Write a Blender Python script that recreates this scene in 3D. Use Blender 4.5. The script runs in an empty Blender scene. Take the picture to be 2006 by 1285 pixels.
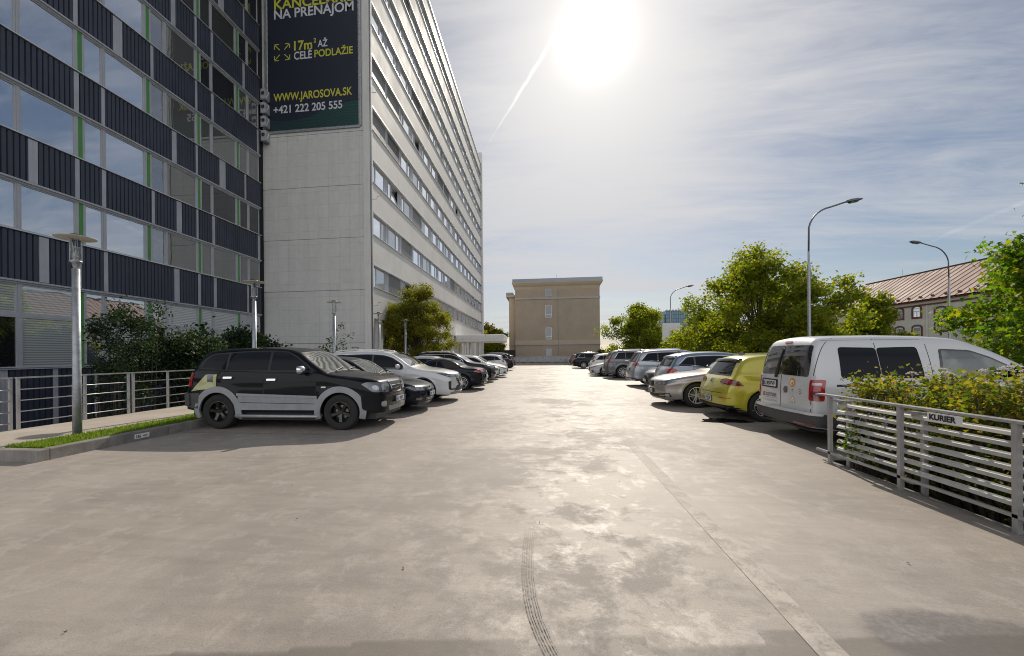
import bpy, bmesh, math, random
import numpy as np
from mathutils import Vector, Matrix
from math import radians, sin, cos, pi, sqrt
random.seed(7)
scene = bpy.context.scene
COL = scene.collection

# ------------------------------------------------------------------ camera
TH = math.atan(104 / 820.0)
PHI = 0.009
cam_d = bpy.data.cameras.new("camera")
cam = bpy.data.objects.new("camera", cam_d)
COL.objects.link(cam)
fw = Vector((-sin(TH), cos(TH), 0))
r0 = Vector((cos(TH), sin(TH), 0))
u0 = Vector((0, 0, 1))
rr = cos(PHI) * r0 - sin(PHI) * u0
uu = sin(PHI) * r0 + cos(PHI) * u0
m = Matrix((rr, uu, -fw)).transposed().to_4x4()
m.translation = Vector((0, 0, 1.5))
cam.matrix_world = m
cam_d.sensor_width = 36
cam_d.lens = 820 / 2006 * 36
cam_d.shift_x = (1003 - 957) / 2006
cam_d.shift_y = (695.5 - 642.5) / 2006
cam_d.clip_start = 0.05
cam_d.clip_end = 6000
scene.camera = cam
scene.view_settings.view_transform = 'Standard'
scene.view_settings.look = 'None'
scene.view_settings.gamma = 1
scene.view_settings.exposure = 0.5
scene.cycles.filter_width = 1.0

# ------------------------------------------------------------------ sun + sky
SUN = Vector((.1327, 1.0248, .7605)).normalized()
SUN_EL = math.asin(SUN.z)
SUN_AZ = math.atan2(SUN.x, SUN.y)
ld = bpy.data.lights.new("sun", 'SUN')
ld.energy = 2.7
ld.angle = radians(0.55)
ld.color = (1.0, .905, .77)
lo = bpy.data.objects.new("sun", ld)
COL.objects.link(lo)
lo.rotation_euler = SUN.to_track_quat('Z', 'Y').to_euler()

w = bpy.data.worlds.new("World")
scene.world = w
w.use_nodes = True
nt = w.node_tree
nt.nodes.clear()
def N(nt, t, **kw):
    n = nt.nodes.new(t)
    for k, v in kw.items():
        if k.startswith('_'):
            setattr(n, k[1:], v)
        else:
            n.inputs[k.replace('__', ' ')].default_value = v
    return n
def Mth(nt, op, a, b=None, c=None, clamp=False):
    n = nt.nodes.new('ShaderNodeMath'); n.operation = op; n.use_clamp = clamp
    for i, v in enumerate((a, b, c)):
        if v is None: continue
        if isinstance(v, (int, float)): n.inputs[i].default_value = v
        else: nt.links.new(v, n.inputs[i])
    return n.outputs[0]
def Mix(nt, f, a, b, mode='MIX'):
    n = nt.nodes.new('ShaderNodeMix'); n.data_type = 'RGBA'; n.blend_type = mode
    for i, v in ((0, f), (6, a), (7, b)):
        if isinstance(v, (int, float)): n.inputs[i].default_value = v
        elif isinstance(v, tuple): n.inputs[i].default_value = (*v, 1) if len(v) == 3 else v
        else: nt.links.new(v, n.inputs[i])
    return n.outputs[2]
def Ramp(nt, f, stops, interp='LINEAR'):
    n = nt.nodes.new('ShaderNodeValToRGB'); e = n.color_ramp.elements
    n.color_ramp.interpolation = interp
    while len(e) > 1: e.remove(e[-1])
    for i, (p, c) in enumerate(stops):
        if isinstance(c, (int, float)): c = (c, c, c)
        el = e[0] if i == 0 else e.new(p)
        el.position = p; el.color = (*c, 1)
    nt.links.new(f, n.inputs[0])
    return n.outputs[0]
def Noise(nt, vec, scale, detail=4, rough=.5, dist=0.0):
    n = nt.nodes.new('ShaderNodeTexNoise')
    n.inputs['Scale'].default_value = scale; n.inputs['Detail'].default_value = detail
    n.inputs['Roughness'].default_value = rough; n.inputs['Distortion'].default_value = dist
    if vec is not None: nt.links.new(vec, n.inputs['Vector'])
    return n.outputs[0]
def Mapping(nt, vec, scale=(1, 1, 1), rot=(0, 0, 0), loc=(0, 0, 0)):
    n = nt.nodes.new('ShaderNodeMapping')
    n.inputs['Scale'].default_value = scale; n.inputs['Rotation'].default_value = rot; n.inputs['Location'].default_value = loc
    nt.links.new(vec, n.inputs['Vector'])
    return n.outputs[0]

sky = nt.nodes.new('ShaderNodeTexSky')
sky.sky_type = 'NISHITA'; sky.sun_disc = False
sky.sun_elevation = SUN_EL; sky.sun_rotation = SUN_AZ
sky.altitude = 150; sky.air_density = 1.0; sky.dust_density = .8; sky.ozone_density = 1.6
tc = nt.nodes.new('ShaderNodeTexCoord')
D = tc.outputs['Generated']
sep = nt.nodes.new('ShaderNodeSeparateXYZ'); nt.links.new(D, sep.inputs[0])
zc = Mth(nt, 'ADD', Mth(nt, 'MAXIMUM', sep.outputs[2], 0.0), 0.11)
px = Mth(nt, 'DIVIDE', sep.outputs[0], zc); py = Mth(nt, 'DIVIDE', sep.outputs[1], zc)
cmb = nt.nodes.new('ShaderNodeCombineXYZ'); nt.links.new(px, cmb.inputs[0]); nt.links.new(py, cmb.inputs[1])
P2 = cmb.outputs[0]
n1 = Noise(nt, Mapping(nt, P2, (.35, 1.15, 1), (0, 0, radians(-14)), (3.1, 1.7, 0)), 1.0, 9, .60, .5)
n2 = Noise(nt, Mapping(nt, P2, (.22, .5, 1), (0, 0, radians(16)), (8.3, 4.2, 0)), 1.0, 4, .5, .2)
n3 = Noise(nt, Mapping(nt, P2, (1.2, 4.5, 1), (0, 0, radians(-20)), (1.3, .2, 0)), 1.3, 8, .65, 1.2)
cl = Mth(nt, 'ADD', Mth(nt, 'MULTIPLY', n1, .52), Mth(nt, 'ADD', Mth(nt, 'MULTIPLY', n2, .38), Mth(nt, 'MULTIPLY', n3, .20)))
# angle to the sun
vd = nt.nodes.new('ShaderNodeVectorMath'); vd.operation = 'DOT_PRODUCT'
vn = nt.nodes.new('ShaderNodeVectorMath'); vn.operation = 'NORMALIZE'; nt.links.new(D, vn.inputs[0])
nt.links.new(vn.outputs[0], vd.inputs[0]); vd.inputs[1].default_value = SUN
ang = Mth(nt, 'ARCCOSINE', Mth(nt, 'MINIMUM', vd.outputs['Value'], 0.99999))
near = Mth(nt, 'EXPONENT', Mth(nt, 'MULTIPLY', ang, -2.6))        # broad forward scattering in the thin cloud
# clouds opposite the sun, out of view, brightened to fill the shaded walls
anti = Mth(nt, 'MULTIPLY', Mth(nt, 'SUBTRACT', .12, vd.outputs['Value']), 1.8, clamp=True)
cm = Mth(nt, 'MULTIPLY', Mth(nt, 'SUBTRACT', Mth(nt, 'ADD', cl, Mth(nt, 'MULTIPLY', Mth(nt, 'MAXIMUM', near, anti), .13)), .505), 6.5, clamp=True)
cm = Mth(nt, 'MULTIPLY', cm, .90)
# contrail: a thin line on a great circle
def unit(x, y):
    dx = x - 957; dy = 695.5 - y
    a = (dx * cos(PHI) + dy * sin(PHI)) / 820; b = (-dx * sin(PHI) + dy * cos(PHI)) / 820
    return Vector((a * cos(TH) - sin(TH), a * sin(TH) + cos(TH), b)).normalized()
def contrail(pa, pb, width, power, t_fade):
    A = unit(*pa); B = unit(*pb)
    nrm = A.cross(B).normalized()
    v = nt.nodes.new('ShaderNodeVectorMath'); v.operation = 'DOT_PRODUCT'
    nt.links.new(vn.outputs[0], v.inputs[0]); v.inputs[1].default_value = nrm
    wob = Mth(nt, 'MULTIPLY', Mth(nt, 'SUBTRACT', Noise(nt, D, 30, 5, .7), .5), .007)
    d = Mth(nt, 'ABSOLUTE', Mth(nt, 'ADD', v.outputs['Value'], wob))
    t = nt.nodes.new('ShaderNodeVectorMath'); t.operation = 'DOT_PRODUCT'
    T = (A - B).normalized()
    nt.links.new(vn.outputs[0], t.inputs[0]); t.inputs[1].default_value = T
    tb = T.dot(B); ta = T.dot(A)
    al = Mth(nt, 'DIVIDE', Mth(nt, 'SUBTRACT', t.outputs['Value'], tb), (ta - tb))
    al = Mth(nt, 'MULTIPLY', Mth(nt, 'ADD', al, 0), t_fade, clamp=True)
    wd = Mth(nt, 'ADD', Mth(nt, 'MULTIPLY', al, width), width * .25)
    s = Mth(nt, 'SUBTRACT', 1.0, Mth(nt, 'DIVIDE', d, wd), clamp=True)
    front = Mth(nt, 'GREATER_THAN', vd.outputs['Value'], 0.3)
    return Mth(nt, 'MULTIPLY', Mth(nt, 'MULTIPLY', Mth(nt, 'POWER', s, .6), Mth(nt, 'MULTIPLY', al, power)), front)
ct1 = contrail((1130, 0), (945, 300), 0.0036, .9, 1.8)
ct2 = contrail((2006, 395), (1800, 482), .0030, .22, 4)
cloudc = Mix(nt, Mth(nt, 'MULTIPLY', near, 1.0, clamp=True), (.385, .395, .43), (.58, .565, .54))
cloudc = Mix(nt, anti, cloudc, (.95, .95, .97))
bg1 = nt.nodes.new('ShaderNodeBackground'); bg1.inputs[1].default_value = .045
hs = nt.nodes.new('ShaderNodeHueSaturation'); hs.inputs['Saturation'].default_value = .95
nt.links.new(sky.outputs[0], hs.inputs['Color'])
nt.links.new(hs.outputs[0], bg1.inputs[0])
bg2 = nt.nodes.new('ShaderNodeBackground'); bg2.inputs[1].default_value = 1.0
ctm = Mth(nt, 'MAXIMUM', ct1, ct2)
cloudc = Mix(nt, ctm, cloudc, (.78, .78, .78))
nt.links.new(cloudc, bg2.inputs[0])
mx = nt.nodes.new('ShaderNodeMixShader')
cmall = Mth(nt, 'MAXIMUM', cm, Mth(nt, 'MAXIMUM', ct1, ct2))
nt.links.new(cmall, mx.inputs[0]); nt.links.new(bg1.outputs[0], mx.inputs[1]); nt.links.new(bg2.outputs[0], mx.inputs[2])
# the sun seen through the veil of cloud
aw = Mth(nt, 'ADD', ang, Mth(nt, 'MULTIPLY', Mth(nt, 'SUBTRACT', n3, .5), .02))
g1 = Mth(nt, 'MULTIPLY', Mth(nt, 'EXPONENT', Mth(nt, 'MULTIPLY', Mth(nt, 'POWER', Mth(nt, 'DIVIDE', Mth(nt, 'MAXIMUM', aw, 0.0), .026), 1.3), -1.0)), 2.8)
g2 = Mth(nt, 'MULTIPLY', Mth(nt, 'EXPONENT', Mth(nt, 'MULTIPLY', ang, -6.0)), .22)
g3 = Mth(nt, 'ADD', g1, g2)
bg3 = nt.nodes.new('ShaderNodeBackground'); bg3.inputs[0].default_value = (1, .955, .90, 1)
nt.links.new(g3, bg3.inputs[1])
ad = nt.nodes.new('ShaderNodeAddShader')
nt.links.new(mx.outputs[0], ad.inputs[0]); nt.links.new(bg3.outputs[0], ad.inputs[1])
wo = nt.nodes.new('ShaderNodeOutputWorld'); nt.links.new(ad.outputs[0], wo.inputs[0])

# ------------------------------------------------------------------ helpers
class MB:
    def __init__(s): s.v = []; s.f = []; s.smooth = False
    def quad(s, a, b, c, d):
        n = len(s.v); s.v += [tuple(a), tuple(b), tuple(c), tuple(d)]; s.f.append((n, n + 1, n + 2, n + 3)); return s
    def poly(s, pts):
        n = len(s.v); s.v += [tuple(p) for p in pts]; s.f.append(tuple(range(n, n + len(pts)))); return s
    def box(s, x0, x1, y0, y1, z0, z1, M=None):
        n = len(s.v)
        c = [Vector((x, y, z)) for z in (z0, z1) for y in (y0, y1) for x in (x0, x1)]
        if M is not None: c = [M @ p for p in c]
        s.v += [tuple(p) for p in c]
        for q in ((0, 2, 3, 1), (4, 5, 7, 6), (0, 1, 5, 4), (2, 6, 7, 3), (0, 4, 6, 2), (1, 3, 7, 5)):
            s.f.append(tuple(n + i for i in q))
        return s
    def tube(s, pts, r, seg=8, cap=True):
        pts = [Vector(p) for p in pts]; n0 = len(s.v)
        rs = r if isinstance(r, (list, tuple)) else [r] * len(pts)
        ref = None
        for i, p in enumerate(pts):
            t = (pts[min(i + 1, len(pts) - 1)] - pts[max(i - 1, 0)]).normalized()
            if ref is None:
                ref = Vector((0, 0, 1)) if abs(t.z) < .9 else Vector((1, 0, 0))
            a = (ref - t * ref.dot(t)).normalized(); b = t.cross(a); ref = a
            for k in range(seg):
                an = 2 * pi * k / seg
                s.v.append(tuple(p + rs[i] * (cos(an) * a + sin(an) * b)))
        for i in range(len(pts) - 1):
            for k in range(seg):
                k2 = (k + 1) % seg
                s.f.append((n0 + i * seg + k, n0 + i * seg + k2, n0 + (i + 1) * seg + k2, n0 + (i + 1) * seg + k))
        if cap:
            s.f.append(tuple(n0 + k for k in reversed(range(seg))))
            s.f.append(tuple(n0 + (len(pts) - 1) * seg + k for k in range(seg)))
        return s
    def lathe(s, prof, seg=24, axis='z', origin=(0, 0, 0)):
        n0 = len(s.v); o = Vector(origin)
        for (r, h) in prof:
            for k in range(seg):
                a = 2 * pi * k / seg
                if axis == 'z': p = Vector((r * cos(a), r * sin(a), h))
                elif axis == 'y': p = Vector((r * cos(a), h, r * sin(a)))
                else: p = Vector((h, r * cos(a), r * sin(a)))
                s.v.append(tuple(o + p))
        for i in range(len(prof) - 1):
            for k in range(seg):
                k2 = (k + 1) % seg
                s.f.append((n0 + i * seg + k, n0 + i * seg + k2, n0 + (i + 1) * seg + k2, n0 + (i + 1) * seg + k))
        return s
    def mesh(s, name, mat, smooth=False, fix=True):
        me = bpy.data.meshes.new(name); me.from_pydata(s.v, [], s.f)
        if fix:
            bm = bmesh.new(); bm.from_mesh(me)
            bmesh.ops.recalc_face_normals(bm, faces=bm.faces); bm.to_mesh(me); bm.free()
        if smooth: me.shade_smooth()
        mats = mat if isinstance(mat, list) else [mat]
        for mm in mats: me.materials.append(mm)
        return me
    def build(s, name, mat, parent=None, smooth=False, loc=(0, 0, 0), rz=0, fix=True):
        return link(name, s.mesh(name, mat, smooth, fix), parent, loc, rz)
def link(name, data, parent=None, loc=(0, 0, 0), rz=0):
    o = bpy.data.objects.new(name, data); COL.objects.link(o)
    o.location = loc; o.rotation_euler = (0, 0, rz)
    if parent: o.parent = parent
    return o
def tag(o, label=None, cat=None, group=None, kind=None):
    if label: o['label'] = label
    if cat: o['category'] = cat
    if group: o['group'] = group
    if kind: o['kind'] = kind
    return o
def thing(name, label, cat, loc=(0, 0, 0), rz=0, group=None):
    return tag(link(name, None, None, loc, rz), label, cat, group)
def copy_tree(o, parent=None):
    c = o.copy(); COL.objects.link(c)
    if parent: c.parent = parent
    for ch in [x for x in ALLCH.get(o.name, [])]:
        ALLCH.setdefault(c.name, []).append(copy_tree(ch, c))
    return c
ALLCH = {}
def index_children(root):
    for ch in root.children:
        ALLCH.setdefault(root.name, []).append(ch); index_children(ch)

def mat(name, col, rough=.6, metal=0, spec=.5, coat=0, var=0, vscale=3, bump=0, bscale=40, trans=0, alpha=1, emit=None, dirt=None):
    mt = bpy.data.materials.new(name); mt.use_nodes = True
    t = mt.node_tree; b = t.nodes['Principled BSDF']
    b.inputs['Base Color'].default_value = (*col, 1); b.inputs['Roughness'].default_value = rough
    b.inputs['Metallic'].default_value = metal; b.inputs['Specular IOR Level'].default_value = spec
    b.inputs['Coat Weight'].default_value = coat; b.inputs['Coat Roughness'].default_value = .04
    tcn = t.nodes.new('ShaderNodeTexCoord'); O = tcn.outputs['Object']
    if var:
        f = Noise(t, O, vscale, 6, .6)
        c = Ramp(t, f, [(.3, tuple(x * (1 - var) for x in col)), (.7, tuple(min(1, x * (1 + var)) for x in col))])
        if dirt:
            f2 = Ramp(t, Noise(t, Mapping(t, O, (6, 6, .5)), 1.5, 5, .6), [(.45, 0), (.75, 1)])
            c = Mix(t, Mth(t, 'MULTIPLY', f2, dirt), c, tuple(x * .55 for x in col))
        t.links.new(c, b.inputs['Base Color'])
        r = Ramp(t, f, [(.3, max(0, rough - .08)), (.7, min(1, rough + .08))])
        t.links.new(r, b.inputs['Roughness'])
    if bump:
        bn = t.nodes.new('ShaderNodeBump'); bn.inputs['Strength'].default_value = bump; bn.inputs['Distance'].default_value = .02
        t.links.new(Noise(t, O, bscale, 5, .6), bn.inputs['Height']); t.links.new(bn.outputs[0], b.inputs['Normal'])
    return mt
M = {}
M['black'] = mat('black_plastic', (.012, .012, .013), .55, var=.3, vscale=8)
M['rubber'] = mat('tyre_rubber', (.018, .018, .018), .85, var=.25, vscale=12)
M['steel'] = mat('painted_steel', (.42, .42, .43), .42, .55, var=.12, vscale=6, bump=.05, dirt=.3)
M['galv'] = mat('galvanised_steel', (.36, .38, .40), .45, .6, var=.25, vscale=9, bump=.06, bscale=20)
M['frame'] = mat('window_frame_grey', (.46, .47, .50), .5, .2, var=.08)
M['trim'] = mat('trim_grey', (.46, .47, .51), .5, .25, var=.12, vscale=1.2)
M['navy'] = mat('navy_cladding', (.042, .050, .078), .45, 0, var=.22, vscale=.8, bump=.03, dirt=.3)
M['green'] = mat('green_panel', (.075, .29, .065), .5, var=.1)
M['plaster'] = mat('pale_panel', (.72, .705, .68), .7, var=.08, vscale=.5, bump=.06, bscale=60, dirt=.25)
M['flash'] = mat('aluminium_flashing', (.66, .66, .66), .35, .6, var=.1)
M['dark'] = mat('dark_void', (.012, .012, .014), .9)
M['chrome'] = mat('chrome', (.75, .75, .76), .12, 1)
M['white'] = mat('white_paint', (.75, .75, .75), .5, var=.05)
M['lampw'] = mat('lamp_disc', (.62, .60, .52), .5, var=.1)
M['red'] = mat('red_lens', (.35, .010, .012), .12, 0, coat=1)
M['dred'] = mat('dark_red_lens', (.12, .008, .014), .10, 0, coat=1)
M['lens'] = mat('headlight_lens', (.13, .14, .15), .06, .35, coat=1, var=.35, vscale=18)
M['amber'] = mat('amber', (.7, .35, .12), .2, coat=1)
M['cglass'] = mat('car_glass', (.004, .007, .012), .03, .0, .15, coat=0)
M['wglass'] = mat('windscreen_glass', (.055, .068, .068), .05, .15, .9, coat=1)

def glass_mat(name, refl, inner, slat=0.0, slat_col=None, slat_scale=22, wavy=.0):
    """coated office glazing: a mirror coat over what is behind it"""
    mt = bpy.data.materials.new(name); mt.use_nodes = True
    t = mt.node_tree; t.nodes.clear()
    out = t.nodes.new('ShaderNodeOutputMaterial'); mixs = t.nodes.new('ShaderNodeMixShader')
    gl = t.nodes.new('ShaderNodeBsdfGlossy'); gl.inputs['Roughness'].default_value = .015; gl.inputs['Color'].default_value = (.86, .90, .95, 1)
    df = t.nodes.new('ShaderNodeBsdfDiffuse')
    tcn = t.nodes.new('ShaderNodeTexCoord'); O = tcn.outputs['Object']
    if slat:
        sp = t.nodes.new('ShaderNodeSeparateXYZ'); t.links.new(O, sp.inputs[0])
        s = Mth(t, 'SINE', Mth(t, 'MULTIPLY', sp.outputs[2], slat_scale * 2 * pi))
        c = Ramp(t, Mth(t, 'ADD', Mth(t, 'MULTIPLY', s, .5), .5), [(.25, tuple(x * .55 for x in slat_col)), (.7, slat_col)])
        t.links.new(c, df.inputs[0])
    else:
        c = Ramp(t, Noise(t, O, .7, 3, .5), [(.35, tuple(x * .5 for x in inner)), (.65, inner)])
        t.links.new(c, df.inputs[0])
    fr = t.nodes.new('ShaderNodeFresnel'); fr.inputs[0].default_value = 1.6
    f = Mth(t, 'ADD', Mth(t, 'MULTIPLY', fr.outputs[0], 1.0), refl, clamp=True)
    t.links.new(f, mixs.inputs[0]); t.links.new(df.outputs[0], mixs.inputs[1]); t.links.new(gl.outputs[0], mixs.inputs[2])
    bn = t.nodes.new('ShaderNodeBump'); bn.inputs['Strength'].default_value = .05 + wavy; bn.inputs['Distance'].default_value = .05
    t.links.new(Noise(t, O, .9, 2, .5), bn.inputs['Height']); t.links.new(bn.outputs[0], gl.inputs['Normal'])
    t.links.new(mixs.outputs[0], out.inputs[0])
    return mt
M['og1'] = glass_mat('office_glass', .55, (.22, .235, .27))
M['og2'] = glass_mat('office_glass_shade', .24, (.12, .115, .10), slat=1, slat_col=(.13, .125, .11), slat_scale=9)
M['og3'] = glass_mat('office_glass_open', .10, (.02, .02, .022))
M['wg1'] = glass_mat('bright_glass', .88, (.10, .10, .105), wavy=.02)
M['wg2'] = glass_mat('glass_pale_blind', .22, (.3, .3, .3), slat=1, slat_col=(.58, .62, .62), slat_scale=12)
M['blind'] = mat('blind_slats', (.22, .22, .22), .5, .1)
t = M['blind'].node_tree
tcn = t.nodes.new('ShaderNodeTexCoord'); sp = t.nodes.new('ShaderNodeSeparateXYZ'); t.links.new(tcn.outputs['Object'], sp.inputs[0])
s_ = Mth(t, 'SINE', Mth(t, 'MULTIPLY', sp.outputs[2], 13 * 2 * pi))
t.links.new(Ramp(t, Mth(t, 'ADD', Mth(t, 'MULTIPLY', s_, .5), .5), [(.2, .03), (.6, .26)]), t.nodes['Principled BSDF'].inputs['Base Color'])
M['blindd'] = mat('dark_blind_slats', (.06, .06, .065), .5, .1)
t = M['blindd'].node_tree
tcn = t.nodes.new('ShaderNodeTexCoord'); sp = t.nodes.new('ShaderNodeSeparateXYZ'); t.links.new(tcn.outputs['Object'], sp.inputs[0])
s_ = Mth(t, 'SINE', Mth(t, 'MULTIPLY', sp.outputs[2], 13 * 2 * pi))
t.links.new(Ramp(t, Mth(t, 'ADD', Mth(t, 'MULTIPLY', s_, .5), .5), [(.3, .008), (.7, .075)]), t.nodes['Principled BSDF'].inputs['Base Color'])

# concrete deck
def deck_mat():
    mt = bpy.data.materials.new('deck_concrete'); mt.use_nodes = True
    t = mt.node_tree; b = t.nodes['Principled BSDF']
    tcn = t.nodes.new('ShaderNodeTexCoord'); O = tcn.outputs['Object']
    a = Noise(t, Mapping(t, O, (.8, .75, 1), (0, 0, .05)), 1.0, 9, .66, .5)
    st = Noise(t, Mapping(t, O, (.9, 7, 1), (0, 0, -.04)), 1.3, 6, .6, .3)
    big = Noise(t, O, .13, 4, .55, .4)
    fine = Noise(t, O, 90, 3, .7)
    warm = Ramp(t, a, [(.36, (.235, .190, .155)), (.47, (.33, .276, .230)), (.62, (.44, .38, .325))])
    c = Mix(t, .28, warm, Ramp(t, st, [(.37, (.165, .14, .118)), (.63, (.40, .355, .31))]))
    c = Mix(t, .3, c, Ramp(t, big, [(.38, (.21, .182, .157)), (.62, (.37, .33, .292))]))
    # worn, scrubbed dark patches along the lanes
    pt = Noise(t, Mapping(t, O, (1.9, 2.0, 1), (0, 0, .02), (5, 2.3, 0)), 1.2, 9, .76, .25)
    pt2 = Noise(t, Mapping(t, O, (.6, .55, 1), (0, 0, 0), (1, 7, 0)), .8, 3, .5, .3)
    pm = Ramp(t, Mth(t, 'ADD', Mth(t, 'MULTIPLY', pt, .55), Mth(t, 'MULTIPLY', pt2, .45)), [(.485, 0), (.55, 1)])
    light = Ramp(t, Noise(t, Mapping(t, O, (2.4, 2.2, 1), (0, 0, -.03), (2, 9, 0)), 1.3, 9, .76, .25), [(.52, 0), (.60, 1)])
    c = Mix(t, Mth(t, 'MULTIPLY', light, .36), c, (.52, .465, .41))
    sp = t.nodes.new('ShaderNodeSeparateXYZ'); t.links.new(O, sp.inputs[0])
    lane = Mth(t, 'SUBTRACT', 1.0, Mth(t, 'MULTIPLY', Mth(t, 'ABSOLUTE', Mth(t, 'SUBTRACT', sp.outputs[0], .4)), .26), clamp=True)
    pm2 = Mth(t, 'MULTIPLY', pm, Mth(t, 'MULTIPLY', lane, .66))
    c = Mix(t, pm2, c, (.15, .13, .11))
    # faint formwork joints
    brn = t.nodes.new('ShaderNodeTexBrick'); t.links.new(Mapping(t, O, (1, 1, 1), (0, 0, 0), (.3, .1, 0)), brn.inputs['Vector'])
    brn.inputs['Scale'].default_value = 1; brn.inputs['Mortar Size'].default_value = .006; brn.inputs['Mortar Smooth'].default_value = .7
    brn.inputs['Brick Width'].default_value = .55; brn.inputs['Row Height'].default_value = .28
    brn.inputs['Color1'].default_value = (1, 1, 1, 1); brn.inputs['Color2'].default_value = (.95, .95, .95, 1); brn.inputs['Mortar'].default_value = (.82, .82, .82, 1)
    c = Mix(t, Mth(t, 'MULTIPLY', lane, .75), c, Mix(t, 1.0, c, brn.outputs[0], 'MULTIPLY'))
    c = Mix(t, .22, c, Ramp(t, fine, [(.3, (.16, .15, .14)), (.7, (.58, .55, .52))]))
    spk = Ramp(t, Noise(t, O, 38, 3, .6), [(.66, 0), (.72, 1)])
    c = Mix(t, Mth(t, 'MULTIPLY', spk, .45), c, (.09, .08, .07))
    # damp stain on the right and scrubbed edge at the front
    pd = Noise(t, O, 1.4, 4, .6)
    ex = Mth(t, 'MULTIPLY', Mth(t, 'SUBTRACT', sp.outputs[0], 2.28), 1.6)
    ey = Mth(t, 'MULTIPLY', Mth(t, 'SUBTRACT', sp.outputs[1], 2.42), 2.6)
    rad = Mth(t, 'ADD', Mth(t, 'MULTIPLY', ex, ex), Mth(t, 'MULTIPLY', ey, ey))
    dm = Ramp(t, Mth(t, 'ADD', rad, Mth(t, 'MULTIPLY', Mth(t, 'SUBTRACT', pd, .5), 1.6)), [(.45, 1), (.75, 0)])
    c = Mix(t, Mth(t, 'MULTIPLY', dm, Ramp(t, Noise(t, O, 30, 5, .7), [(.35, .25), (.6, .6)])), c, (.11, .108, .11))
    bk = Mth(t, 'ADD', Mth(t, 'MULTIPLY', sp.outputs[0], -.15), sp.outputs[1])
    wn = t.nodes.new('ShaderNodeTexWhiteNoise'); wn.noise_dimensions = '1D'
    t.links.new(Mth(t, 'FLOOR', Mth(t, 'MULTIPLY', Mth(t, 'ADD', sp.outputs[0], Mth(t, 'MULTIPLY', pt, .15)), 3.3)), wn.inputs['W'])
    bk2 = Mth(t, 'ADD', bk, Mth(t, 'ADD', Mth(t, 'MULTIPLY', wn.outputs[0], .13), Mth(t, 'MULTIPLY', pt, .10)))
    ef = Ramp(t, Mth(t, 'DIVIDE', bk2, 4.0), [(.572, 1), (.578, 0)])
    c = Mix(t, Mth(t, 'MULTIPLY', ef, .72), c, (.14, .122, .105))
    t.links.new(c, b.inputs['Base Color'])
    rg = Mix(t, Mth(t, 'MULTIPLY', pm2, 1.0), Ramp(t, light, [(0, .58), (1, .49)]), (.74, .74, .74))
    rg2 = Mix(t, Mth(t, 'MULTIPLY', dm, .8), rg, (.25, .25, .25))
    t.links.new(rg2, b.inputs['Roughness'])
    b.inputs['Specular IOR Level'].default_value = .40
    bn = t.nodes.new('ShaderNodeBump'); bn.inputs['Strength'].default_value = .35; bn.inputs['Distance'].default_value = .006
    t.links.new(Mth(t, 'ADD', Mth(t, 'MULTIPLY', fine, .5), st), bn.inputs['Height']); t.links.new(bn.outputs[0], b.inputs['Normal'])
    return mt
M['deck'] = deck_mat()
M['kerb'] = mat('kerb_concrete', (.235, .22, .20), .85, var=.3, vscale=4, bump=.4, bscale=45, dirt=.5)
M['walk'] = mat('walkway_concrete', (.42, .37, .31), .8, var=.14, vscale=1.5, bump=.2)
M['asph'] = mat('asphalt', (.07, .07, .072), .9, var=.25, vscale=1, bump=.2)
M['grassg'] = mat('soil', (.05, .045, .028), .95, var=.4, vscale=5)
M['park'] = mat('park_ground', (.09, .11, .05), .95, var=.4, vscale=.1)
M['tyremark'] = mat('tyre_mark', (.19, .168, .145), .6, var=.35, vscale=14)
M['line'] = mat('worn_line_paint', (.40, .358, .312), .55, var=.2, vscale=5, bump=.2)

# ------------------------------------------------------------------ ground, deck, kerb
mb = MB(); mb.quad((-1500, -600, -3), (1500, -600, -3), (1500, 3000, -3), (-1500, 3000, -3))
tag(mb.build('street_ground', M['park']), kind='structure')
mb = MB(); mb.quad((11.4, -100, -2.996), (24, -100, -2.996), (24, 400, -2.996), (11.4, 400, -2.996))
tag(mb.build('road', M['asph']), kind='structure')
mb = MB()
mb.poly([(-14, -14, 0), (3.92, -14, 0), (3.92, 6.35, 0), (9.9, 6.35, 0), (9.9, 79, 0), (-7.55, 79, 0), (-7.42, 5.25, 0), (-14, 5.15, 0)])
mb.box(-10.0, 9.9, 79, 79.02, -3, -.005); mb.box(9.9, 9.92, 6.35, 79, -3, -.005)
tag(mb.build('parking_deck', M['deck'], fix=False), kind='structure')
# raised walkway slab
mb = MB(); mb.box(-10.05, -8.12, 5.42, 79, -.35, .15)
tag(mb.build('walkway', M['walk']), kind='structure')
mb = MB(); mb.box(-14, -10.05, 5.42, 6.1, -.35, .148)
tag(mb.build('walkway_landing', M['walk']), kind='structure')
# kerb pieces (one run of kerb stones along the bay and one return)
kb = MB()
y = 5.36
while y < 78:
    kb.box(-7.43 - .0, -7.27, y, y + 1.985, -.02, .172 + random.uniform(-.003, .003)); y += 2.0
kb.box(-14.2, -7.27, 5.20, 5.355, -.02, .17)
k = kb.build('kerb', M['kerb']); tag(k, kind='structure')
bv = k.modifiers.new('b', 'BEVEL'); bv.width = .012; bv.segments = 2
mb = MB(); mb.box(-8.12, -7.43, 5.42, 78, -.3, .135)
tag(mb.build('grass_strip_soil', M['grassg']), kind='structure')

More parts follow.
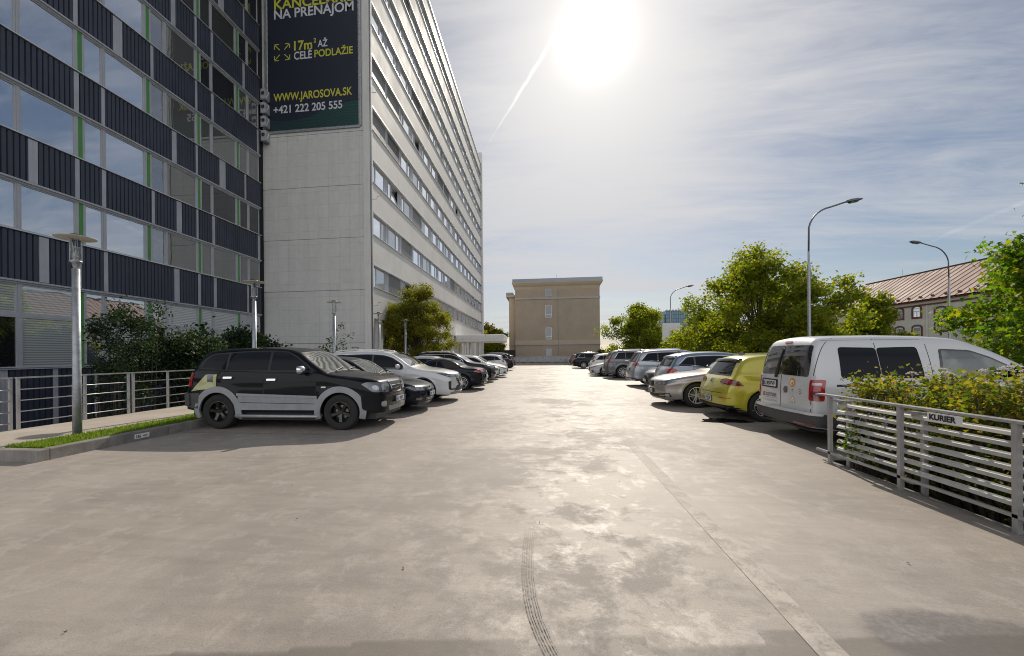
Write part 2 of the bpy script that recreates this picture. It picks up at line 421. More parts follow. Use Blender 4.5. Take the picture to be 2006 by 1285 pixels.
# grass as little blades
def leafmat(name, c1, c2, c3, tr=.5, rough=.55):
    mt = bpy.data.materials.new(name); mt.use_nodes = True
    t = mt.node_tree; b = t.nodes['Principled BSDF']
    g = t.nodes.new('ShaderNodeNewGeometry')
    c = Ramp(t, g.outputs['Random Per Island'], [(0, c1), (.5, c2), (1, c3)])
    t.links.new(c, b.inputs['Base Color']); b.inputs['Roughness'].default_value = rough
    b.inputs['Specular IOR Level'].default_value = .4
    tr_ = t.nodes.new('ShaderNodeBsdfTranslucent')
    tcol = Mix(t, 1.0, c, (2.9, 3.0, .7), 'MULTIPLY'); t.links.new(tcol, tr_.inputs[0])
    mx = t.nodes.new('ShaderNodeMixShader'); mx.inputs[0].default_value = tr
    t.links.new(b.outputs[0], mx.inputs[1]); t.links.new(tr_.outputs[0], mx.inputs[2])
    t.links.new(mx.outputs[0], t.nodes['Material Output'].inputs[0])
    return mt
M['grass'] = leafmat('grass', (.07, .12, .015), (.10, .17, .02), (.16, .18, .05), .45)
def blades(n, area, hmin, hmax, base_z, rng):
    v = np.zeros((n, 3, 3)); x = rng.uniform(area[0], area[1], n); y = area[2] + (area[3] - area[2]) * rng.random(n) ** 1.7
    h = rng.uniform(hmin, hmax, n); a = rng.uniform(0, 2 * pi, n); wd = rng.uniform(.006, .014, n)
    lean = rng.normal(0, .03, (n, 2))
    v[:, 0] = np.stack([x - wd * np.cos(a), y - wd * np.sin(a), np.full(n, base_z)], 1)
    v[:, 1] = np.stack([x + wd * np.cos(a), y + wd * np.sin(a), np.full(n, base_z)], 1)
    v[:, 2] = np.stack([x + lean[:, 0], y + lean[:, 1], base_z + h], 1)
    me = bpy.data.meshes.new('grass'); me.from_pydata(v.reshape(-1, 3).tolist(), [], np.arange(n * 3).reshape(-1, 3).tolist())
    return me
rng = np.random.default_rng(3)
me = blades(26000, (-8.14, -7.42, 5.42, 22), .03, .085, .135, rng); me.materials.append(M['grass'])
tag(link('grass', me), 'short sunlit grass growing between the kerb and the walkway', 'grass', kind='stuff')

# painted line, tyre marks, parking bay lines
mb = MB(); mb.quad((1.31, -2, .004), (1.45, -2, .004), (1.56, 9.5, .004), (1.40, 9.5, .004))
tt = M['line'].node_tree
tb = tt.nodes['Principled BSDF']; tn = [n for n in tt.nodes if n.type == 'TEX_COORD'][0]
sy = tt.nodes.new('ShaderNodeSeparateXYZ'); tt.links.new(tn.outputs['Object'], sy.inputs[0])
fd_ = Mth(tt, 'MULTIPLY', Mth(tt, 'SUBTRACT', 9.5, sy.outputs[1]), .16, clamp=True)
tt.links.new(Mth(tt, 'MULTIPLY', fd_, Ramp(tt, Noise(tt, tn.outputs['Object'], 7, 8, .7), [(.36, .55), (.55, .97)])), tb.inputs['Alpha'])
tag(mb.build('painted_line', M['line'], fix=False), kind='structure')
mb = MB()
def ribbon(pts, wd, off=0, z=.008):
    for i in range(len(pts) - 1):
        (x0, y0), (x1, y1) = pts[i], pts[i + 1]
        mb.quad((x0 + off - wd / 2, y0, z), (x0 + off + wd / 2, y0, z), (x1 + off + wd / 2, y1, z), (x1 + off - wd / 2, y1, z))
cv0 = [(-.115, 3.66), (-.118, 3.2), (-.108, 2.85), (-.085, 2.6), (-.05, 2.4), (-.01, 2.25), (.035, 2.12), (.085, 2.0), (.15, 1.87)]
cvx = pchip_xy = None
ys_ = [p[1] for p in cv0][::-1]; xs_ = [p[0] for p in cv0][::-1]
rt = random.Random(8)
cv = [(float(np.interp(y, ys_, xs_)), y) for y in np.arange(3.66, 1.88, -.03)]
for o_, wd in ((-.036, .010), (-.022, .008), (-.006, .012), (.012, .010), (.028, .009), (.040, .006)):
    ribbon(cv, wd, o_)
tt = M['tyremark'].node_tree
tb = tt.nodes['Principled BSDF']; tn = [n for n in tt.nodes if n.type == 'TEX_COORD'][0]
sy = tt.nodes.new('ShaderNodeSeparateXYZ'); tt.links.new(tn.outputs['Object'], sy.inputs[0])
fd_ = Mth(tt, 'MULTIPLY', Mth(tt, 'SUBTRACT', 3.7, sy.outputs[1]), .75, clamp=True)
tt.links.new(Mth(tt, 'MULTIPLY', fd_, Ramp(tt, Noise(tt, tn.outputs['Object'], 26, 6, .75), [(.38, .15), (.58, .95)])), tb.inputs['Alpha'])
tag(mb.build('tyre_marks', M['tyremark'], fix=False), kind='structure')
mb = MB()
for k_ in range(0, 12):
    yy = 7.55 + 2.45 * k_
    mb.quad((-7.2, yy, .004), (-3.6, yy, .004), (-3.6, yy + .07, .004), (-7.2, yy + .07, .004))
for k_ in range(0, 12):
    yy = 6.85 + 2.45 * k_
    mb.quad((4.3, yy, .004), (8.9, yy, .004), (8.9, yy + .07, .004), (4.3, yy + .07, .004))
tag(mb.build('bay_lines', M['line'], fix=False), kind='structure')
M['water'] = mat('wet_patch', (.035, .033, .032), .06, 0, .8, coat=.5)
rngp = random.Random(4)
mb = MB(); pts = []
for i in range(26):
    a = 2 * pi * i / 26; r_ = 1 + .22 * rngp.uniform(-1, 1)
    pts.append((4.02 + .55 * r_ * cos(a), 9.85 + .30 * r_ * sin(a), .006))
mb.poly(pts)
tag(mb.build('puddle', M['water'], fix=False), kind='structure')
# ------------------------------------------------------------------ dark office building on the left
XD = -17.4; YD0 = 3.0; YD1 = 24.2; XB = -40
dk = thing('office_building', 'dark navy office building with ribbed cladding, green strips and large mirror-like windows', 'building', (XD, 14, -3))
def inb(x, y, z): return (x - XD, y - 14, z + 3)
def bl(o): return o
class WB(MB):
    """mesh builder whose build() puts world coordinates under a parent with an offset"""
    def __init__(s, off): super().__init__(); s.off = Vector(off)
    def put(s, name, mt, parent, smooth=False):
        s.v = [(a - s.off.x, b - s.off.y, c - s.off.z) for a, b, c in s.v]
        return s.build(name, mt, parent, smooth)
OD = (XD, 14, -3)
sills = [1.21] + [5.86 + 3.28 * k for k in range(8)]
heads = [4.05] + [7.44 + 3.28 * k for k in range(8)]
b = WB(OD); b.box(XB, XD - .55, YD0, YD1, -3, 31.5); b.put('wall', M['navy'], dk)
b = WB(OD); b.box(XB - .2, XD + .12, YD0 - .1, YD1 + .1, 31.5, 31.8); b.put('roof', M['trim'], dk)
# ribbed cladding, one band per floor
def ribs(y0, y1, z0, z1, wb):
    n = max(1, int(round((y1 - y0) / .17))); p = (y1 - y0) / n
    for i in range(n):
        a = y0 + i * p
        prof = [(a, .0), (a + p * .12, .0), (a + p * .22, .045), (a + p * .90, .045), (a + p, .0)]
        for (ya, xa), (yb, xb) in zip(prof[:-1], prof[1:]):
            wb.quad((XD + xa, ya, z0), (XD + xb, yb, z0), (XD + xb, yb, z1), (XD + xa, ya, z1))
bands = [(-3, sills[0] - .05)] + [(heads[i] + .13, sills[i + 1] - .07) for i in range(8)] + [(heads[8] + .13, 31.5)]
for z0, z1 in bands:
    wb = WB(OD); ribs(YD0, YD1, z0, z1, wb)
    wb.box(XD - .5, XD - .02, YD0, YD1, z0, z1)
    wb.put('cladding', M['navy'], dk)
strips = {0: [(11.3, 11.62), (12.9, 13.06), (14.3, 14.4), (17.9, 18.2), (21.3, 21.45)],
 1: [(12.52, 12.81), (13.74, 13.87), (14.7, 14.86), (17.94, 18.22), (19.33, 19.49), (20.36, 20.56), (22.92, 23.06)],
 2: [(12.23, 12.5), (13.68, 13.83), (14.65, 14.8), (16.8, 16.94), (18.1, 18.38), (19.26, 19.38), (20.3, 20.48), (23.9, 24.1)],
 3: [(13.66, 13.83), (14.65, 14.78), (17.87, 18.12), (19.25, 19.38), (20.84, 21.27), (22.77, 22.91)],
 4: [(13.66, 13.81), (15.14, 15.52), (16.8, 16.94), (19.25, 19.38), (20.3, 20.46), (23.9, 24.05)],
 5: [(12.9, 13.1), (14.7, 14.85), (17.87, 18.12), (19.25, 19.38), (20.3, 20.46), (22.7, 22.87)],
 6: [(13.66, 13.81), (16.8, 16.94), (18.9, 19.1), (20.84, 21.27), (22.77, 22.88)],
 7: [(14.65, 14.8), (17.87, 18.12), (20.3, 20.46), (23.3, 23.5)]}
for bi, lst in strips.items():
    z0, z1 = bands[bi]
    for (a, c) in lst:
        wb = WB(OD); wb.box(XD + .005, XD + .05, a, c, z0 + .01, z1 - .01)
        if c - a > .22:
            nr = 2 if c - a < .3 else 3
            for q in range(1, nr): yy = a + (c - a) * q / nr; wb.box(XD + .05, XD + .056, yy - .008, yy + .008, z0 + .01, z1 - .01)
        wb.put('trim_strip', M['trim'], dk)
for zs in sills:
    wb = WB(OD); wb.box(XD - .3, XD + .10, YD0, YD1, zs - .05, zs - .015); wb.put('sill', M['flash'] if zs > 4 else M['trim'], dk)
for zh in heads:
    wb = WB(OD); wb.box(XD - .3, XD + .09, YD0, YD1, zh + .06, zh + .12); wb.box(XD - .4, XD + .02, YD0, YD1, zh, zh + .06); wb.put('head_rail', M['trim'], dk)
rw = random.Random(11)
XG = XD - .06
def office_window(y0, y1, z0, z1, gm, parts=0, openw=False):
    wb = WB(OD); f = .045
    for (a, c, e, g) in ((y0, y1, z0, z0 + f), (y0, y1, z1 - f, z1), (y0, y0 + f, z0 + f, z1 - f), (y1 - f, y1, z0 + f, z1 - f)):
        wb.box(XG - .06, XG + .035, a, c, e, g)
    w_ = wb.put('window', M['frame'], dk)
    pb = WB(OD); pb.box(XG - .02, XG, y0 + f, y1 - f, z0 + f, z1 - f)
    p = pb.put('pane', gm, w_)
    return w_
greens = [13.83 + 2.8 * k for k in range(-3, 4)]
for fi, (zs, zh) in enumerate(zip(sills, heads)):
    if fi == 8: continue
    for gi, gy in enumerate(greens):
        wb = WB(OD); wb.box(XG - .02, XG + .03, gy + .02, gy + .17, zs - .01, zh); wb.put('green_strip', M['green'], dk)
        wb = WB(OD)
        wb.box(XG - .08, XG + .04, gy - .07, gy + .015, zs - .01, zh); wb.box(XG - .08, XG + .04, gy + .175, gy + .215, zs - .01, zh)
        ym = gy + .96; wb.box(XG - .08, XG + .045, ym - .035, ym + .035, zs - .01, zh)
        wb.put('mullion', M['frame'], dk)
        ye = min(gy + 2.73, 24.15)
        gl = M['og1'] if gi <= 3 else M['og2']
        if fi >= 5 and gi >= 4: gl = M['og3']
        if fi == 2 and gi >= 5 or fi == 4 and gi == 5: gl = M['og3']
        gln = gl; 
        if (fi, gi) in ((5, 4), (5, 5), (6, 4)): gln = M['blindd']; gl = M['blindd']
        if (fi, gi) in ((4, 3), ): gln = M['og2']
        if fi == 0:
            zt = 3.0
            glu = M['wg2'] if gi in (2, 4, 5) else M['og1']
            office_window(gy + .22, gy + .92, zs, zt - .05, M['og3'] if gi % 2 == 0 else M['og1'])
            office_window(gy + 1.0, ye, zs, zt - .05, M['wg2'] if gi in (1, 2, 3) else M['og1'])
            office_window(gy + .22, gy + .92, zt + .03, zh, glu)
            office_window(gy + 1.0, ye, zt + .03, zh, glu)
            wb = WB(OD); wb.box(XG - .07, XG + .04, gy + .23, ye, zt - .05, zt + .03); wb.put('transom', M['frame'], dk)
        else:
            office_window(gy + .22, gy + .92, zs, zh, gln)
            office_window(gy + 1.0, ye, zs, zh, gl)
b = WB(OD); b.box(XD - .5, XD - .12, YD1 - .001, 24.69, -3, 31); b.put('recess_shade', M['dark'], dk)  # near-black slab fills the gap; its shade is put into the colour

# air conditioners stacked in the gap
for i, z in enumerate((18.0, 17.15, 16.3, 15.4)):
    word = ['top', 'second', 'third', 'lowest'][i]
    a = thing('air_conditioner', 'grey outdoor cooling unit, %s of the four stacked between the dark and pale buildings' % word, 'air conditioner', (-17.32, 24.32, z - .32), 0, 'cooling units beside the banner wall')
    mb = MB(); mb.box(0, .32, -.11, .34, 0, .62); c = mb.build('case', M['trim'], a)
    bv = c.modifiers.new('b', 'BEVEL'); bv.width = .008
    mb = MB(); mb.lathe([(.11, -.113), (.125, -.12), (.125, -.112)], 20, 'y', (.16, 0, .34)); mb.lathe([(.02, -.118), (.10, -.116)], 20, 'y', (.16, 0, .34)); mb.build('fan_grille', M['black'], a)
    mb = MB(); mb.box(-.02, .34, -.09, -.05, -.05, -.005); mb.box(-.02, .34, .25, .29, -.05, -.005); mb.build('bracket', M['steel'], a)
    mb = MB(); mb.tube([(.33, .1, .5), (.42, .1, .48), (.40, .06, .3), (.36, -.02, .12), (.33, .04, .05)], .018, 6); mb.build('pipe', M['white'], a)

# ------------------------------------------------------------------ pale tall office building
XW = -10.4; YW = 24.7; YE = 74.3; OW = (XW, YW, -3)
wbld = thing('office_tower', 'tall pale grey office building with long window bands, blank stone end wall and rooftop parapet', 'building', OW)
H0 = 35.2
# stone end wall with slabs
def stone_mat():
    mt = mat('stone_slabs', (.40, .395, .385), .75)
    t = mt.node_tree; b = t.nodes['Principled BSDF']; tcn = [n for n in t.nodes if n.type == 'TEX_COORD'][0]; O = tcn.outputs['Object']
    sp = t.nodes.new('ShaderNodeSeparateXYZ'); t.links.new(O, sp.inputs[0]); cb = t.nodes.new('ShaderNodeCombineXYZ')
    t.links.new(sp.outputs[0], cb.inputs[0]); t.links.new(Mth(t, 'ADD', sp.outputs[2], -.0), cb.inputs[1])
    br = t.nodes.new('ShaderNodeTexBrick'); br.offset = 0; t.links.new(cb.outputs[0], br.inputs['Vector'])
    br.inputs['Scale'].default_value = 1; br.inputs['Brick Width'].default_value = .68; br.inputs['Row Height'].default_value = .825
    br.inputs['Mortar Size'].default_value = .008; br.inputs['Mortar Smooth'].default_value = .4; br.inputs['Bias'].default_value = 0
    br.inputs['Color1'].default_value = (.68, .67, .645, 1); br.inputs['Color2'].default_value = (.72, .71, .685, 1); br.inputs['Mortar'].default_value = (.47, .47, .455, 1)
    n = Ramp(t, Noise(t, O, 3, 8, .65), [(.3, .90), (.7, 1.03)])
    n2 = Ramp(t, Noise(t, Mapping(t, O, (1.5, 1.5, .15)), 1.2, 5, .6), [(.35, .94), (.65, 1.02)])
    c = Mix(t, 1, Mix(t, 1, br.outputs[0], n, 'MULTIPLY'), n2, 'MULTIPLY')
    c = Mix(t, .10, c, Ramp(t, Noise(t, O, 40, 4, .7), [(.3, .30), (.7, .85)]))
    t.links.new(c, b.inputs['Base Color'])
    return mt
M['stone'] = stone_mat()
M['stonej'] = mat('stone_joint', (.08, .08, .08), .9)
joints = [-.95, 2.33 , 5.62, 8.88, 12.14, 15.45]
wb = WB(OW); wb.box(-46, XW - .5, YW + .25, YE, -3, H0 - .1); wb.put('core', M['plaster'], wbld)
zz = [-3] + joints[1:] + [H0]
for a, c in zip(zz[:-1], zz[1:]):
    wb = WB(OW); wb.box(-17.55, XW - .42, YW, YW + .2, a + .012, c - .012); wb.put('stone_wall', M['stone'], wbld)
wb = WB(OW); wb.box(-17.5, XW - .45, YW + .03, YW + .22, -3, H0); wb.put('joint', M['stonej'], wbld)
wb = WB(OW); wb.box(XW - .40, XW + .03, YW - .06, YW + .4, -3, H0 + .15); wb.put('corner_pier', M['plaster'], wbld)
wb = WB(OW); wb.box(XW - .6, XW + .18, YE - .9, YE, -3, H0 + 2.2); wb.put('end_pier', M['plaster'], wbld)
ws = [5.83 + 3.29 * k for k in range(9)]; wh = [z + 1.38 for z in ws]
bnd = [(3.88, ws[0])] + [(wh[i], ws[i + 1]) for i in range(8)] + [(wh[8], H0)]
for a, c in bnd:
    wb = WB(OW); wb.box(XW - .5, XW, YW + .4, YE - .9, a, c); wb.put('spandrel', M['plaster'], wbld)
    if c < H0:
        wb = WB(OW); wb.box(XW - .4, XW + .07, YW + .4, YE - .9, c - .025, c + .01); wb.put('sill', M['flash'], wbld)
    if a > 4:
        wb = WB(OW); wb.box(XW + .002, XW + .035, YW + .4, YE - .9, a + .0, a + .12); wb.put('blind_box', M['flash'], wbld)
wb = WB(OW); wb.box(XW - .6, XW + .08, YW - .08, YE - .9, H0, H0 + .25); wb.put('parapet', M['flash'], wbld)
wb = WB(OW); wb.box(-46, XW - .6, YW + .1, YE, H0 - .1, H0 + .02); wb.put('roof', M['asph'], wbld)
rw = random.Random(5)
XGW = XW - .16
rest_f = WB(OW); rest_p = WB(OW); cnt = 0
for i in range(17):
    y0 = YW + .5 + i * 2.85
    for k in range(9):
        zs, zh = ws[k] + .02, wh[k]
        far = i >= 11
        f = rest_f if far else WB(OW)
        y1 = y0 + 2.85
        a1 = y0 + .62 if k % 2 == 0 else y0 + 1.55      # alternating wide and narrow lights
        cuts = [y0, a1, min(y0 + 2.17, y1 - .45), y1 - .42] if k % 2 == 0 else [y0, y0 + 1.5, y0 + 2.15, y1 - .42]
        for c_ in (y0, a1, y0 + 2.2, y1 - .42):
            f.box(XGW - .05, XGW + .05, c_ - .03, c_ + .03, zs, zh)
        f.box(XGW - .05, XGW + .04, y0, y1, zs, zs + .06); f.box(XGW - .05, XGW + .04, y0, y1, zh - .06, zh)
        f.box(XGW - .05, XGW + .03, y1 - .42, y1 - .03, zs + .06, zh - .06)
        wnd = None if far else f.put('window', M['frame'], wbld)
        r = rw.random()
        spans = [(y0 + .03, a1 - .03), (a1 + .03, y0 + 2.17), (y0 + 2.23, y1 - .45)]
        if (k, i) in ((3, 0), (0, 1), (1, 2)): mode = 'b'
        elif (k, i) in ((3, 1), (5, 3), (5, 4), (4, 6), (4, 7)): mode = 'd'
        else: mode = 'b' if r < .05 else ('d' if r < .09 else 'g')
        for si, (a, c) in enumerate(spans):
            if c - a < .1: continue
            if far: rest_p.box(XGW - .02, XGW, a, c, zs + .06, zh - .06); continue
            pb = WB(OW)
            if mode == 'g':
                if si == 1 and rw.random() < .12:      # tilted open sash
                    pb.quad((XGW + .01, a, zs + .06), (XGW + .01, c, zs + .06), (XGW - .22, c, zh - .06), (XGW - .22, a, zh - .06))
                    pb.put('pane', M['wg1'], wnd)
                else:
                    pb.box(XGW - .02, XGW, a, c, zs + .06, zh - .06)
                    q = rw.random()
                    pb.put('pane', M['wg1'] if q < .78 else M['wg2'], wnd)
            else:
                pb.box(XGW + .0, XGW + .05, a - .02, c + .02, zs + .04, zh - .02)
                pb.put('blind', M['blind'] if mode == 'b' else M['blindd'], wnd)
o_ = rest_f.put('window', M['frame'], wbld); o_['kind'] = 'stuff'
o2 = rest_p.put('pane', M['wg1'], o_)
# ground floor: glass wall with columns
wb = WB(OW); wb.box(XW - 1.3, XW - 1.25, YW + .4, YE - .9, -3, 3.86); wb.put('shopfront_glass', M['og1'], wbld)
for yy in np.arange(YW + 1.6, YE - 1, 5.7):
    wb = WB(OW); wb.box(XW - .45, XW - .05, yy, yy + .45, -3, 3.88); wb.put('column', M['plaster'], wbld)
for yy in np.arange(YW + .5, YE - 1, 1.45):
    wb = WB(OW); wb.box(XW - 1.25, XW - 1.19, yy - .03, yy + .03, -3, 3.86); wb.put('mullion', M['frame'], wbld)
wb = WB(OW)
for z_ in (.2, 1.3, 2.7): wb.box(XW - 1.25, XW - 1.2, YW + .4, YE - .9, z_ - .03, z_ + .03)
wb.put('transom', M['frame'], wbld)
wb = WB(OW); wb.box(-17, XW - .45, YW + .35, YE - .9, 3.8, 3.87); wb.put('soffit', M['plaster'], wbld)
# rain pipes and brackets at the corner
wb = WB(OW); wb.tube([(XW + .08, YW - .02, -3), (XW + .08, YW - .02, 35)], .05, 8); wb.put('downpipe', M['galv'], wbld, True)
for z_ in (11.2, 17.8, 4.6):
    wb = WB(OW); wb.tube([(XW + .1, YW + .1, z_), (XW + .35, YW + .2, z_ + .05), (XW + .38, YW + .2, z_ + .2), (XW + .55, YW + .25, z_ + .25)], .02, 6); wb.put('flag_bracket', M['galv'], wbld)
# entrance canopy
wb = WB(OW); wb.box(XW, -4.45, 50, 54.5, 3.08, 3.98); c_ = wb.put('canopy', M['plaster'], wbld)
c_['label'] = 'pale flat entrance canopy'
bv = c_.modifiers.new('b', 'BEVEL'); bv.width = .12; bv.segments = 2
wb = WB(OW)
for xx in np.arange(XW + .9, -4.6, .95): wb.box(xx, xx + .02, 49.985, 50.02, 3.2, 3.86)
wb.box(XW, -4.6, 49.985, 50.02, 3.42, 3.44); wb.put('panel_joint', M['trim'], c_)
for yy in (50.6, 53.9):
    wb = WB(OW); wb.tube([(-9.3, yy, -3), (-9.3, yy, 3.1)], .12, 10); wb.put('canopy_post', M['white'], wbld, True)

# ------------------------------------------------------------------ banner
YB = YW - .03
ban = thing('banner', 'large dark navy advertising banner with yellow and white lettering on the stone end wall', 'banner', (-14.1, YB, 15.85))
def banner_mat():
    mt = mat('banner_print', (.008, .012, .030), .55)
    t = mt.node_tree; b = t.nodes['Principled BSDF']; tcn = [n for n in t.nodes if n.type == 'TEX_COORD'][0]; O = tcn.outputs['Object']
    sp = t.nodes.new('ShaderNodeSeparateXYZ'); t.links.new(O, sp.inputs[0])
    X, Z = sp.outputs[0], sp.outputs[2]
    # wavy green dot field in the lower part: edge rises to the right
    e = Mth(t, 'ADD', Mth(t, 'MULTIPLY', Mth(t, 'SINE', Mth(t, 'ADD', Mth(t, 'MULTIPLY', X, 1.15), .3)), .16), Mth(t, 'ADD', Mth(t, 'MULTIPLY', Mth(t, 'MAXIMUM', X, 0), .29), .72))
    msk = Ramp(t, Mth(t, 'SUBTRACT', e, Z), [(.0, 0), (.03, 1)])
    d = Mth(t, 'SUBTRACT', e, Z)
    wave = Mth(t, 'SINE', Mth(t, 'ADD', Mth(t, 'MULTIPLY', Z, 62), Mth(t, 'MULTIPLY', Mth(t, 'SINE', Mth(t, 'ADD', Mth(t, 'MULTIPLY', X, 1.7), Mth(t, 'MULTIPLY', Z, 1.5))), 6)))
    dots = Mth(t, 'MULTIPLY', Mth(t, 'GREATER_THAN', wave, .1), Mth(t, 'GREATER_THAN', Mth(t, 'SINE', Mth(t, 'MULTIPLY', Mth(t, 'ADD', X, Mth(t, 'MULTIPLY', Z, .4)), 75)), -.2))
    gc = Mix(t, Mth(t, 'MULTIPLY', dots, .8), (.004, .035, .036), (.012, .12, .105))
    fade = Mth(t, 'MULTIPLY', msk, Mth(t, 'ADD', .45, Mth(t, 'MULTIPLY', Mth(t, 'ADD', X, 3), .09), clamp=True))
    t.links.new(Mix(t, fade, (.008, .012, .030), gc), b.inputs['Base Color'])
    return mt
M['banner'] = banner_mat()
mb = MB(); mb.box(-3.0, 3.0, -.02, .0, .0, 13.6); mb.build('cloth', M['banner'], ban)
mb = MB()
for (a, c, e, g) in ((-3.22, -3.1, -.12, 13.7), (3.1, 3.22, -.12, 13.7), (-3.1, 3.1, -.20, -.08)): mb.box(a, c, -.06, -.005, e, g)
mb.build('frame', M['galv'], ban)
mb = MB(); zc_ = 0; i = 0
while zc_ < 13.3:
    for sx in (-1, 1): mb.tube([(sx * 3.0, -.03, zc_), (sx * 3.12, -.035, zc_ + .2), (sx * 3.0, -.03, zc_ + .4)], .012, 4, False)
    zc_ += .4
for q in range(15):
    x_ = -3 + q * .4; mb.tube([(x_, -.03, 0), (x_ + .2, -.035, -.1), (x_ + .4, -.03, 0)], .008, 4, False)
mb.build('lacing', M['galv'], ban)
M['ytext'] = mat('yellow_print', (.56, .55, .05), .6)
M['wtext'] = mat('white_print', (.62, .63, .66), .6)
def text_obj(s, name, mt, parent, cap_h, width, M4, bold=.02, depth=.004, align='LEFT'):
    cu = bpy.data.curves.new(name, 'FONT'); cu.body = s; cu.size = 1; cu.offset = bold; cu.extrude = 0; cu.align_x = align
    tmp = bpy.data.objects.new('t', cu); COL.objects.link(tmp)
    bpy.context.view_layer.update()
    me = bpy.data.meshes.new_from_object(tmp.evaluated_get(bpy.context.evaluated_depsgraph_get()))
    COL.objects.unlink(tmp); bpy.data.objects.remove(tmp)
    xs = [v.co.x for v in me.vertices]
    if not xs: return None
    x0, x1 = min(xs), max(xs)
    sx = width / (x1 - x0); sy = cap_h / .70
    for v in me.vertices: v.co = Vector(((v.co.x - x0) * sx, v.co.y * sy, 0))
    me.materials.clear(); me.materials.append(mt)
    me.name = name
    o = link(name, me, parent); o.matrix_local = M4
    return o
def wallM(x, z, y=-.028): return Matrix.Translation((x, y, z)) @ Matrix.Rotation(pi / 2, 4, 'X')
def bt(s, x, z, cap, wd, mt, bold=.022): return text_obj(s, 'lettering', mt, ban, cap, wd, wallM(x + 14.1, z - 15.85), bold)
bt('KANCELÁRIE', -16.63, 23.52, .60, 5.3, M['ytext'])
bt('NA PRENÁJOM', -16.64, 22.90, .58, 5.3, M['wtext'], .02)
bt('17m', -15.3, 20.80, .58, 1.22, M['ytext'])
bt('2', -13.98, 21.16, .28, .16, M['ytext'])
bt('AŽ', -13.72, 20.86, .42, .66, M['wtext'], .02)
bt('CELÉ', -15.31, 20.22, .48, 1.2, M['wtext'], .02)
bt('PODLAŽIE', -13.94, 20.25, .44, 2.53, M['ytext'], .02)
bt('WWW.JAROSOVA.SK', -16.72, 17.70, .48, 5.25, M['ytext'], .02)
bt('+421 222 205 555', -16.73, 16.92, .48, 4.6, M['wtext'], .02)
def arrow(cx, cz, dx, dz):
    mb = MB(); L_ = .36; w_ = .055
    tip = Vector((cx + dx * L_ / 2, 0, cz + dz * L_ / 2)); tail = Vector((cx - dx * L_ / 2, 0, cz - dz * L_ / 2))
    d = (tip - tail).normalized(); n = Vector((-d.z, 0, d.x))
    def st(a, b_):
        dd = (b_ - a).normalized(); nn = Vector((-dd.z, 0, dd.x)) * w_ / 2
        mb.quad(*[(p.x, -.028, p.z) for p in (a + nn, a - nn, b_ - nn, b_ + nn)])
    st(tail, tip); st(tip, tip - Vector((dx * .30, 0, 0))); st(tip, tip - Vector((0, 0, dz * .30)))
    mb.build('arrow', M['ytext'], ban)
for cx, cz, dx, dz in ((-16.45, 21.1, -1, 1), (-15.78, 21.1, 1, 1), (-16.45, 20.45, -1, -1), (-15.78, 20.45, 1, -1)):
    arrow(cx + 14.1, cz - 15.85, dx, dz)

# ------------------------------------------------------------------ beige building at the far end
M['beige'] = mat('beige_render', (.42, .345, .265), .85, var=.10, vscale=.35, bump=.1, bscale=8, dirt=.35)
M['beigel'] = mat('beige_band', (.50, .41, .30), .85, var=.06, vscale=.5)
M['zinc'] = mat('zinc_flashing', (.26, .30, .36), .4, .5, var=.1)
OBG = (3, 80, -3)
bg = thing('beige_building', 'old beige rendered building with overhanging cornice and one column of small windows', 'building', OBG)
def be(x0, x1, y0, y1, z0, z1, name, mt, parent=None): wb = WB(OBG); wb.box(x0, x1, y0, y1, z0, z1); return wb.put(name, mt, parent or bg)
be(-4.93, 10.83, 80, 100, -3, 14.9, 'wall', M['beige'])
wb = WB(OBG)
pr_ = [(0, 13.9), (.12, 14.35), (.42, 14.75), (.5, 15.0), (.55, 15.02), (.55, 15.3)]
for (o1, z1), (o2, z2) in zip(pr_[:-1], pr_[1:]):
    for A, B in (((-4.93, 80, -1, -1), (10.83, 80, 1, -1)), ((10.83, 80, 1, -1), (10.83, 100, 1, 1)), ((-4.93, 100, -1, 1), (-4.93, 80, -1, -1))):
        wb.quad((A[0] + A[2] * o1, A[1] + A[3] * o1, z1), (B[0] + B[2] * o1, B[1] + B[3] * o1, z1), (B[0] + B[2] * o2, B[1] + B[3] * o2, z2), (A[0] + A[2] * o2, A[1] + A[3] * o2, z2))
wb.put('cornice', M['beigel'], bg)
be(-5.4, 11.3, 79.5, 100.5, 15.301, 15.85, 'roof', M['zinc'])
be(-5.0, 10.9, 79.9, 100, 12.1, 12.3, 'string_course', M['beigel']); be(-5.03, 10.93, 79.86, 100, 11.98, 12.1, 'string_course', M['zinc'])
be(-4.97, 10.87, 79.95, 100, 3.42, 4.2, 'band', M['beigel']); be(-5.03, 10.93, 79.87, 100, 3.3, 3.42, 'band', M['zinc'])
for z0, z1, gm in ((12.5, 13.85, M['og3']), (8.5, 10.75, M['og3']), (4.35, 6.6, M['og3']), (1.2, 2.65, M['og3'])):
    wb = WB(OBG)
    for (a, c, e, g) in ((.78, 1.95, z0, z0 + .1), (.78, 1.95, z1 - .1, z1), (.78, .87, z0 + .1, z1 - .1), (1.86, 1.95, z0 + .1, z1 - .1)): wb.box(a, c, 79.95, 80.03, e, g)
    if z1 - z0 > 2: wb.box(.87, 1.86, 79.95, 80.03, z0 + .5, z0 + .6)
    w_ = wb.put('window', M['white'] if z1 - z0 > 2 else M['frame'], bg)
    be(.87, 1.86, 79.975, 80.02, z0 + .1, z1 - .1, 'pane', gm, w_)
wb = WB(OBG); wb.tube([(3.15, 79.93, -3), (3.15, 79.93, 15)], .03, 5); wb.put('lightning_rod', M['galv'], bg)
wb = WB(OBG); wb.tube([(3.1, 84, 15.8), (3.1, 84, 17.3)], .03, 5); wb.put('lightning_rod', M['galv'], bg)
